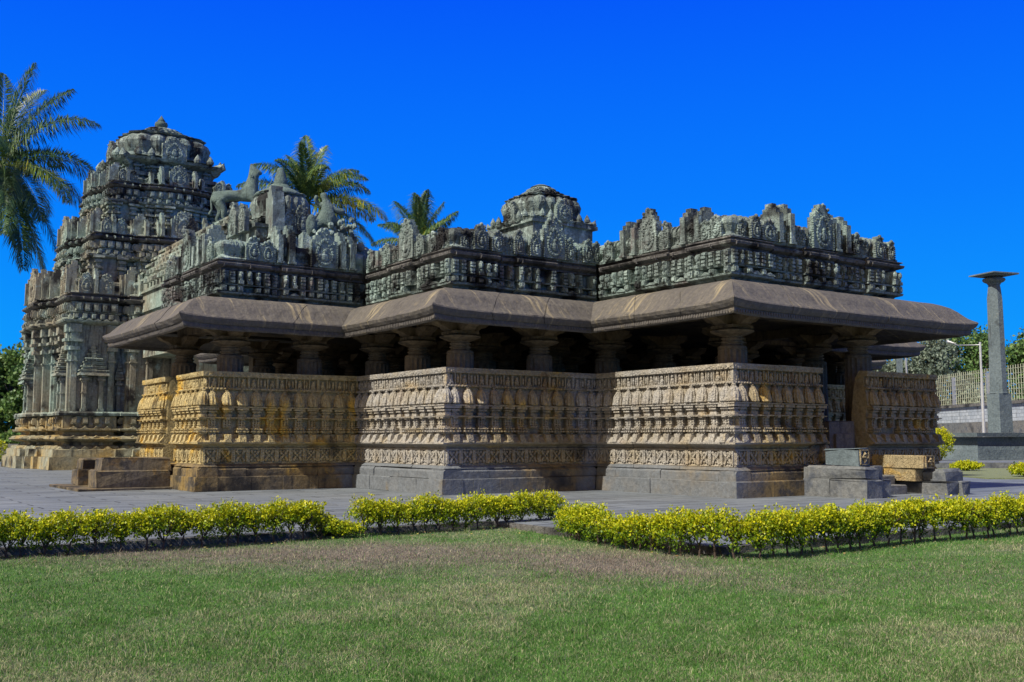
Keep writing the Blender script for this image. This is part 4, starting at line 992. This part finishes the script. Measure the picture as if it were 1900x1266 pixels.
# ================================================================ LEAF TOOLS
def leaf_obj(name, P0, D, U, Ln, W, rnd, mat, parent=None, fold=.0):
    """diamond leaves: base P0, direction D, side U"""
    n = len(P0); V = np.empty((n, 4, 3)); V[:, 0] = P0; V[:, 2] = P0 + D * Ln[:, None]
    mid = P0 + D * (Ln * .5)[:, None]; V[:, 1] = mid + U * W[:, None]; V[:, 3] = mid - U * W[:, None]
    me = bpy.data.meshes.new(name); me.vertices.add(n * 4); me.vertices.foreach_set('co', V.ravel())
    me.loops.add(n * 4); me.polygons.add(n); me.loops.foreach_set('vertex_index', np.arange(n * 4, dtype=np.int32)); me.polygons.foreach_set('loop_start', (np.arange(n) * 4).astype(np.int32))
    me.update(calc_edges=True)
    at = me.attributes.new('rnd', 'FLOAT', 'POINT'); at.data.foreach_set('value', np.repeat(np.clip(rnd, 0, 1), 4))
    me.materials.append(mat); o = bpy.data.objects.new(name, me); C.objects.link(o)
    if parent: o.parent = parent
    return o
def unit(a): return a / np.maximum(np.linalg.norm(a, axis=1), 1e-9)[:, None]
def rdir(n, up=0.):
    d = RNG.normal(0, 1, (n, 3)); d[:, 2] += up; return unit(d)

# ---------------------------------------------------------------- hedges
def hedge(pts, h0, width, label, dens=760, top=None, seed=0, stems=True):
    """pts: (x,y,height,thickness 0..1)"""
    pts = np.array(pts, float); seg = np.hypot(*(pts[1:, :2] - pts[:-1, :2]).T); cum = np.concatenate([[0], np.cumsum(seg)]); L = cum[-1]
    root = empty('hedge', (pts[0, 0], pts[0, 1], -.12), label=label, cat='hedge', group='clipped golden hedges along the paving'); ox, oy = pts[0, 0], pts[0, 1]
    n = int(L * dens); s = RNG.random(n) * L
    px = np.interp(s, cum, pts[:, 0]); py = np.interp(s, cum, pts[:, 1]); hh = np.interp(s, cum, pts[:, 2]); fl = np.interp(s, cum, pts[:, 3]) * (1 + .5 * np.sin(s * 2.3))
    bush = .5 + .5 * np.cos(s * 2 * np.pi / .8 + 1.7 * np.sin(s * 1.3))      # bushes swell and thin out along the row
    f = RNG.random(n) ** .62
    lowcut = (.34 - .30 * bush) * fl; f = lowcut + (1 - lowcut) * f
    keep = RNG.random(n) < (.30 + .70 * np.clip((f - .2) / .35, 0, 1)) * (.6 + .4 * np.maximum(bush, f)); s, px, py, hh, f, bush = [a[keep] for a in (s, px, py, hh, f, bush)]; n = len(s)
    hmod = hh * (.84 + .13 * bush + .06 * np.sin(s * 5.3) + .04 * np.sin(s * 11.)) * (1 + .06 * RNG.normal(0, 1, n))
    wd = width * 1.12 * (.5 + .5 * np.sin(np.clip(f, 0, 1) * np.pi * .85 + .25)); a = RNG.random(n) * 2 * np.pi; rr = np.sqrt(RNG.random(n)) * .5 * wd
    c = np.column_stack([px + np.cos(a) * rr - ox, py + np.sin(a) * rr - oy, f * hmod])
    m = 9; C0 = np.repeat(c, m, axis=0); N_ = len(C0)
    off = RNG.normal(0, .026, (N_, 3)); P0 = C0 + off
    D = rdir(N_, .9); U = unit(np.cross(D, rdir(N_))); Ln = RNG.uniform(.026, .060, N_); W = Ln * RNG.uniform(.22, .34, N_)
    F_ = np.repeat(f, m); R = np.repeat(rr / (.5 * wd + 1e-6), m)
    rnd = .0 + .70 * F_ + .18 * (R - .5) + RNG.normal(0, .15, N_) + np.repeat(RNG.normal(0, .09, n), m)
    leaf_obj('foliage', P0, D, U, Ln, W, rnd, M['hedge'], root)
    if stems:
        b = MB(); q = .2
        while q < L:
            x = np.interp(q, cum, pts[:, 0]) - ox + random.uniform(-.04, .04); y = np.interp(q, cum, pts[:, 1]) - oy + random.uniform(-.04, .04); h = float(np.interp(q, cum, pts[:, 2]))
            j = random.uniform(.08, .18) * h / .6
            b.tube([(x, y, -.02), (x + random.uniform(-.05, .05), y, j)], [.019, .013], 6)
            for k in range(8):
                a = random.uniform(0, 6.28); r1 = random.uniform(.08, .22); e = (x + math.cos(a) * r1, y + math.sin(a) * r1 * .8, h * random.uniform(.6, .92))
                mid = (x + math.cos(a) * r1 * .55, y + math.sin(a) * r1 * .5, (j + e[2]) / 2 - .03)
                b.tube([(x, y, j - .01), mid, e], [.010, .007, .003], 5)
                for kk in range(3):
                    b.tube([mid, (mid[0] + random.uniform(-.14, .14), mid[1] + random.uniform(-.12, .12), mid[2] + random.uniform(.05, .2))], [.007, .003], 4)
            q += random.uniform(.22, .4)
        b.build('stems', M['stem'], root)
    return root
hedge([(-10.6, 12.9, .60, 1), (-7.75, 15.05, .60, 1), (-6.6, 15.85, .60, 1), (-5.7, 16.45, .61, 1), (-4.75, 17.15, .63, 1), (-3.85, 17.75, .66, 1), (-3.45, 18.1, .60, 1), (-3.1, 18.25, .32, .2), (-2.75, 18.3, .24, 0)], .6, .46, 'long low golden hedge running off the left edge of the lawn')
hedge([(-2.75, 18.5, .62, 1), (-2.2, 18.9, .60, 1), (-1.4, 19.35, .64, .9), (-.6, 19.9, .62, 1), (.1, 20.4, .66, 1), (.62, 20.75, .64, .6), (.95, 20.9, .68, 1)], .6, .46, 'middle golden hedge, shortest of the three between the two gaps')
hedge([(.95, 18.7, .42, .1), (1.15, 17.9, .62, .2), (1.5, 17.2, .55, .1), (1.85, 16.6, .42, .1), (2.2, 16.1, .60, .3), (2.55, 15.6, .66, .6), (3.2, 15.2, .66, 1.5), (3.75, 15.25, .65, 1.5), (4.5, 15.9, .64, 1.5), (5.3, 16.5, .65, 1.5), (6.1, 17.15, .66, 1.5), (6.9, 17.75, .68, 1.5), (7.8, 18.2, .66, 1.5), (8.7, 18.7, .64, 1.5), (9.8, 19.5, .66, 1.5), (11.5, 20.7, .65, 1.5)], .6, .48, 'long golden hedge curving out to the right edge with bare stems below')
def shrub(x, y, z, r, h, label, n=500, grp=None):
    root = empty('shrub', (x, y, z), label=label, cat='shrub', group=grp)
    c = rdir(n, .3) * RNG.uniform(.5, 1, (n, 1)) * (r, r * .6, h * .5) + (0, 0, h * .55); m = 7; C0 = np.repeat(c, m, axis=0); N_ = len(C0)
    P0 = C0 + RNG.normal(0, .05, (N_, 3)); D = rdir(N_, .7); U = unit(np.cross(D, rdir(N_))); Ln = RNG.uniform(.07, .13, N_)
    leaf_obj('foliage', P0, D, U, Ln, Ln * .3, .45 + .35 * (C0[:, 2] / h) + RNG.normal(0, .15, N_), M['hedge'], root)
    b = MB()
    for k in range(5): b.tube([(random.uniform(-.05, .05), 0, 0), (random.uniform(-r, r) * .5, random.uniform(-.1, .1), h * .5)], [.03, .01], 5)
    b.build('stems', M['stem'], root); return root
shrub(21.3, 42.9, .05, .75, .5, 'golden shrub on far lawn at the right edge, below the pillar platform')
shrub(22.7, 43.2, .05, .8, .5, 'golden shrub cut by the right picture edge on far lawn')
shrub(22.3, 51.0, .05, .8, .38, 'low golden shrub on far lawn just right of the carved stair block', 350)
shrub(26.0, 63.0, .3, .9, 1.9, 'tall yellow green shrub between temple parapet and pillar platform', 500)
shrub(-34.2, 68.0, 0, 1.2, 1.6, 'yellow green shrub at the left edge beside the tower base', 400)

# fallen leaves along the hedges and on the near paving
M['litter'] = leafmat('dead leaf', [(0., (.10, .06, .03)), (.5, (.26, .18, .07)), (1., (.42, .38, .10))], .1)
nl_ = 420; t_ = RNG.random(nl_); kx = np.interp(t_, [0, .3, .5, .62, .7, 1.], [-9.5, -3.6, -.4, 1.2, 2.9, 9.]); ky = np.interp(t_, [0, .3, .5, .62, .7, 1.], [13.9, 18., 19.9, 18., 15.3, 18.9])
kx = kx + RNG.normal(0, .35, nl_); ky = ky - np.abs(RNG.normal(0, .55, nl_)) + .25
P0 = np.column_stack([kx, ky, hgt(kx, ky) + .02]); D = unit(np.column_stack([RNG.normal(0, 1, (nl_, 2)), RNG.normal(0, .15, nl_)])); U = unit(np.cross(D, np.column_stack([RNG.normal(0, .3, (nl_, 2)), np.ones(nl_)]))); Ln = RNG.uniform(.03, .07, nl_)
kk_ = ~inpave(kx, ky); P0, D, U, Ln = P0[kk_], D[kk_], U[kk_], Ln[kk_]
tag(leaf_obj('leaf_litter', P0, D, U, Ln, Ln * .3, RNG.random(len(P0)), M['litter']), 'small brown and yellow fallen leaves on the grass below the hedges', 'fallen leaves', kind='stuff')

# ---------------------------------------------------------------- palms
def palm(x, y, zc, fronds, label, base=(0, 0), tr=.22, nuts=True, L0=5., scale=1., tint=0.):
    root = empty('palm_tree', (x + base[0], y + base[1], -.2), label=label, cat='palm tree', group='coconut palms behind the temple')
    ox, oy, oz = -base[0], -base[1], zc + .2
    b = MB(); K = 12; b.tube([(ox * (k / K) ** 1.4, oy * (k / K) ** 1.4, oz * k / K) for k in range(K + 1)], [tr * 1.6 - tr * .7 * (k / K) for k in range(K + 1)], 10); b.build('trunk', M['palmbark'], root, jit=.01)
    if nuts:
        b = MB()
        for k in range(9): a = k * .8; b.blob((ox + .42 * math.cos(a), oy + .42 * math.sin(a), oz - .35 - .12 * (k % 3)), (.17, .17, .2), 8, 6)
        b.build('coconuts', M['nut'], root, smooth=True)
    for (az, el, L, droop, dry) in fronds:
        az, el = rad(az), rad(el); K = 26; s = np.linspace(0, 1, K); th = el - droop * s ** 1.5
        dx = np.concatenate([[0], np.cumsum(np.cos(th[:-1]))]) * L / (K - 1); dz = np.concatenate([[0], np.cumsum(np.sin(th[:-1]))]) * L / (K - 1)
        R = np.column_stack([ox + np.cos(az) * dx, oy + np.sin(az) * dx, oz + dz])
        T = unit(np.gradient(R, axis=0)); S = np.array((-math.sin(az), math.cos(az), 0)); tw = random.uniform(-.5, .5)
        Up = np.cross(S[None, :], T) * -1; 
        b = MB(); b.tube([tuple(p) for p in R[::3]] + [tuple(R[-1])], [.05 * scale * (1 - .85 * k / 9) for k in range(len(R[::3]) + 1)], 5)
        P0 = []; D = []; U = []; Ln = []; W = []; rn = []
        nl = 175
        for side in (-1, 1):
            q = np.linspace(.10, .995, nl) + RNG.normal(0, .002, nl); ii = np.clip(q, 0, 1) * (K - 1)
            p = np.column_stack([np.interp(ii, np.arange(K), R[:, c]) for c in range(3)]); t = unit(np.column_stack([np.interp(ii, np.arange(K), T[:, c]) for c in range(3)])); up = unit(np.column_stack([np.interp(ii, np.arange(K), Up[:, c]) for c in range(3)]))
            sv = S[None, :] * math.cos(tw) * side + up * math.sin(tw) * side
            ang = .85 - .45 * q
            d = sv * np.sin(ang + .35)[:, None] + t * np.cos(ang + .35)[:, None] + up * .12 + RNG.normal(0, .15, (nl, 3)); d = unit(d)
            ln = L * .26 * np.sin(np.pi * np.clip(q * .86 + .14, 0, 1)) ** .55 * (1 + RNG.normal(0, .16, nl)); ln = np.maximum(ln, .15)
            # two pieces per leaflet: outwards, then hanging
            d2 = unit(d * .55 + np.array((0, 0, -1.)) * (.5 + .5 * RNG.random(nl))[:, None]); w = .036 * scale * np.ones(nl)
            P0 += [p, p + d * (ln * .42)[:, None]]; D += [d, d2]; Ln += [ln * .55, ln * .62]; W += [w, w * .8]; uu = unit(np.cross(d, up)); U += [uu, uu]
            rv = .42 + tint + .35 * dry + RNG.normal(0, .16, nl) + .22 * (RNG.random() - .5); rn += [rv, rv + .06]
        fo = b.build('frond', M['palm'], root); fo.data.attributes.new('rnd', 'FLOAT', 'POINT').data.foreach_set('value', np.full(len(fo.data.vertices), .6))
        leaf_obj('leaflets', np.concatenate(P0), np.concatenate(D), np.concatenate(U), np.concatenate(Ln), np.concatenate(W), np.concatenate(rn), M['palm'], fo)
    return root
# azimuth 0 = to the right of the picture, 180 = left, 270 = towards the viewer
palm(-34.3, 68, 19.9, [(5, 58, 7.6, 1.5, .1), (15, 25, 7.0, 1.5, .5), (-15, 2, 6.6, 1.4, .6), (-30, -22, 6.4, 1.0, .1), (-60, -40, 6.8, .6, .0), (70, 78, 7.5, .8, .0), (120, 80, 7.8, .5, .1), (200, 72, 7.2, .9, .1), (0, 82, 7.4, .35, .1), (170, 45, 7, 1.3, 0),
                      (190, 10, 7, 1.3, .2), (210, -20, 6.8, .9, 0), (300, -10, 6.6, 1.3, 0), (320, -50, 7.2, .45, 0), (20, -45, 6.9, .6, 0), (45, -60, 7.6, .3, 0), (250, -35, 6.8, .7, 0), (280, 30, 6.5, 1.6, .1), (80, 40, 7, 1.2, 0), (350, -68, 7.4, .3, 0), (10, 68, 7.2, .75, 0), (30, 5, 6.8, 1.6, .2)],
     'large dark coconut palm at the left edge with drooping fronds and nuts', (-6.5, 1.), .26, True, tint=-.1)
palm(-15.3, 76, 19.2, [(180, 62, 5.6, 1.3, .1), (175, 38, 6.0, 1.1, 0), (110, 85, 5.9, .5, .2), (60, 80, 5.4, .6, .5), (20, 62, 5.0, 1.2, .2), (0, 42, 5.2, 1.5, .2), (-10, 12, 6.8, 1.2, .9), (30, 20, 5.8, 1.3, .8), (200, 22, 4.6, 1.4, .9), (-5, 55, 5.4, 1.6, .3), (270, 70, 4.8, .7, .1), (300, 50, 4.8, 1.2, .3), (10, -10, 6.2, 1., .9), (140, 70, 5, .6, .1), (240, 60, 4.6, 1.2, 0), (-20, -25, 7.0, .8, .7)],
     'yellow green palm crown rising behind the conical turret', (1., 2.), .2, False, tint=.03)
palm(-8.4, 92, 18.9, [(180, 50, 4.4, 1.0, .1), (150, 68, 5.4, .5, .1), (110, 80, 5.6, .35, .2), (60, 84, 5.4, .2, .3), (20, 68, 4.9, .3, .2), (0, 48, 4.8, .25, .1), (230, 40, 4.5, .9, .2), (320, 45, 4.4, .8, .1), (90, 60, 5, .4, .3), (190, 20, 4.4, .9, .3), (270, 72, 4.8, .4, .2), (300, 76, 5.2, .3, .1)],
     'small upright palm crown peeping over the middle battlement', (.5, 1.), .2, False, tint=-.05)

# ---------------------------------------------------------------- trees
def tree(x, y, h, r, label, mat, n=5200, blobs=14, zlow=.35, leaf=(.22, .42), grp='trees beyond the temple grounds', name='broadleaf_tree', seed=1, bark='bark', bare=0.):
    root = empty(name, (x, y, -.2), label=label, cat='tree', group=grp); rr = random.Random(seed); b = MB()
    b.tube([(0, 0, 0), (rr.uniform(-.2, .2), 0, h * .25), (rr.uniform(-.4, .4), rr.uniform(-.3, .3), h * .5)], [.05 * h * .6, .035 * h * .6, .02 * h * .6], 8)
    cs = []
    for k in range(blobs):
        a = rr.uniform(0, 6.28); q = rr.uniform(.2, 1) ** .6; z = h * rr.uniform(zlow, .93); tap = math.sin(min(1, (z / h - zlow + .12) / (1.05 - zlow)) * math.pi) ** .5
        c = (math.cos(a) * r * q * tap * .85, math.sin(a) * r * q * tap * .85, z); cs.append((c, rr.uniform(.30, .5) * r))
        m = (c[0] * .4, c[1] * .4, h * .35 + (c[2] - h * .35) * .45)
        b.tube([(0, 0, h * rr.uniform(.2, .42)), m, c], [.016 * h * .6, .01 * h * .6, .003 * h], 5)
        for kk in range(6 if bare else 3):
            e = (c[0] + rr.uniform(-1, 1) * r * .35, c[1] + rr.uniform(-1, 1) * r * .35, c[2] + rr.uniform(-.3, 1.2) * r * .3); b.tube([tuple((np.array(m) + c) / 2), e], [.012 * r, .004 * r], 4)
    b.build('trunk', M[bark], root)
    P = []; B = []
    per = n // blobs
    for c, q in cs:
        d = rdir(per); P.append(np.array(c) + d * (RNG.random((per, 1)) ** .7) * (q, q, q * .72)); B.append(np.full(per, RNG.normal(0, .12)))
    P = np.concatenate(P); B = np.concatenate(B); N_ = len(P); D = rdir(N_, .1); U = unit(np.cross(D, rdir(N_))); Ln = RNG.uniform(leaf[0], leaf[1], N_)
    leaf_obj('crown', P, D, U, Ln, Ln * .36, .45 + B + RNG.normal(0, .2, N_), mat, root); return root
for (x, y, h, r, lb, mt, n, bl, kw) in [
    (46.5, 106, 13.8, 5.2, 'bright green tree directly behind the thin lamp post', M['tree'], 11000, 26, {}),
    (50, 97, 12.0, 4.5, 'green tree rising just behind the stone pillar', M['tree'], 13000, 24, {}),
    (59, 106, 13.5, 5.0, 'dark green tree at the right picture edge, beyond pillar', M['tree'], 14000, 24, {}),
    (41, 100, 12.0, 3.8, 'greyish bushy tree between pale tree and lamp post', M['treegrey'], 9000, 22, {}),
    (37, 105, 11.5, 4.6, 'hazy grey green tree seen above the right parapet', M['treegrey'], 9000, 20, dict(bare=1)),
    (31, 104, 11.0, 4.2, 'thin grey tree with bare twigs under the eave tips', M['treegrey'], 5000, 16, dict(bare=1)),
    (44, 84, 6.5, 4.0, 'low green bushy tree behind the left end of steel fence', M['tree'], 6000, 14, dict(zlow=.1)),
    (46, 74, 6.2, 4.0, 'low green bushy tree behind the fence beside the pillar', M['tree'], 6000, 14, dict(zlow=.1)),
    (43, 96, 6.5, 4.5, 'low olive tree behind far end of the steel fence', M['treegrey'], 6000, 14, dict(zlow=.1)),
    (-44, 92, 10.2, 4.5, 'dark tree at the left picture edge beside the tower wall', M['tree'], 20000, 30, dict(zlow=.05)),
    (-40.5, 88, 8.2, 3.2, 'smaller dark tree tucked against the left side of tower', M['tree'], 18000, 28, dict(zlow=.02)),
    (-50, 90, 9.5, 5, 'dark spreading tree just outside the left edge', M['tree'], 16000, 26, dict(zlow=.05))]:
    tree(x, y, h, r, lb, mt, n, bl, seed=int(x * 3 + y), **kw)

# ================================================================ RIGHT BACKGROUND
# stone pillar on its stepped platform
pp = empty('stone_pillar', (31.2, 66.2, 2.0), rad(20), label='tall tapering stone pillar with disc capital and thin square top plate', cat='pillar')
b = MB(); b.box(-.52, .52, -.52, .52, 0, 2.5, .02, .02); b.build('base_block', M['grey'], pp, jit=.006)
b = MB(); b.lathe(0, 0, [(.55, 2.5), (.53, 2.6), (.46, 8.6), (.38, 9.3), (.33, 9.55)], 8, math.pi / 8, lambda a, z: 1 + .10 * abs(math.cos(2 * a)) - .02); b.build('shaft', M['grey'], pp, jit=.004)
b = MB(); b.lathe(0, 0, [(.36, 9.5), (.42, 9.62), (.62, 9.72), (.70, 9.82), (.66, 9.92), (.42, 9.98), (.40, 10.06)], 24); b.build('capital', M['grey'], pp, jit=.003)
b = MB(); b.box(-1.05, 1.05, -1.05, 1.05, 10.13, 10.22); b.box(-.7, .7, -.7, .7, 10.05, 10.13, -.1, -.1); b.build('top_plate', M['grey'], pp, jit=.006)
pl = empty('stone_platform', (30.2, 67.2, .3), rad(20), label='stepped dark granite platform carrying the tall pillar', cat='platform')
for (w, d, z0, z1, nm) in ((3.1, 3.1, -.3, .14, 'step_course'), (2.75, 2.75, .142, .62, 'step_course'), (2.55, 2.55, .622, .85, 'step_course'), (2.15, 2.15, .852, 1.42, 'pedestal_wall'), (2.65, 2.65, 1.44, 1.68, 'top_slab')):
    b = MB(); b.box(-w, w, -d, d, z0, z1, .04 if nm != 'top_slab' else -.05, .04 if nm != 'top_slab' else -.05); b.build(nm, M['grey'], pl, jit=.01)
# lamp post
lp = empty('lamp_post', (33.0, 72.5, .3), 0, label='thin grey metal lamp post with single arm in front of the fence', cat='lamp post')
b = MB(); b.tube([(0, 0, 0), (0, 0, 5.2)], .11, 8); b.tube([(0, 0, 5.2), (0, 0, 8.1)], .08, 8); b.build('pole', M['metal'], lp, smooth=True)
b = MB(); b.tube([(0, 0, 7.9), (-1.7, -.2, 7.85), (-2.0, -.25, 8.0)], .045, 6); b.build('arm', M['metal'], lp, smooth=True)
b = MB(); b.tube([(-2.0, -.25, 8.0), (-2.45, -.3, 8.12)], [.07, .10], 8); b.build('lamp_head', M['metal'], lp, smooth=True)
lp2 = empty('utility_pole', (34.6, 92, 0), 0, label='grey concrete pole with white pipe, glimpsed under the far eave tips', cat='pole')
b = MB(); b.box(-.2, .2, -.2, .2, 0, 9.6); b.build('pole', M['grey'], lp2); b = MB(); b.tube([(.85, 0, 0), (.55, 0, 9.8)], .09, 8); b.build('pipe', M['metal'], lp2)
# compound wall and fence
WX = 38.8
cw_ = empty('compound_wall', (WX, 95, 0), 0, label='whitewashed rubble compound wall with dark footing and coping', cat='wall')
b = MB(); b.box(-.3, .3, -48, 60, 3.0, 4.3); b.build('wall', M['rubble'], cw_, jit=.01)
b = MB(); b.box(-.7, .45, -48, 60, 0, 1.0); b.box(-.5, .4, -48, 60, 1.0, 3.0); b.build('footing', M['plinth'], cw_, jit=.02)
b = MB(); b.box(-.5, .5, -48, 60, 4.3, 4.52); b.build('coping', M['ledge'], cw_, jit=.01)
fe_ = empty('steel_fence', (WX, 95, 4.52), 0, label='pale green steel grille fence standing on the compound wall', cat='fence')
b = MB(); y = -48
while y < 60: b.box(-.02, .02, y - .02, y + .02, .05, 2.8); y += .40
for k in range(7): b.box(-.03, .01, -48, 60, .12 + k * .4, .145 + k * .4)
b.build('grille', M['fence'], fe_)
y = -44
while y < 60:
    b = MB(); b.box(-.16, .12, y - .1, y + .1, 0, 2.45); b.build('post', M['metal'], fe_); y += 6.6

# ================================================================ far left wall behind the tower
lw_ = empty('boundary_wall', (-45, 84, 0), 0, label='low dark boundary wall between left trees and paving', cat='wall')
b = MB(); b.box(-25, 12, -.3, .3, 0, 1.2); b.box(-25, 12, -.8, -.3, 0, .4); b.build('wall', M['plinth'], lw_, jit=.01)
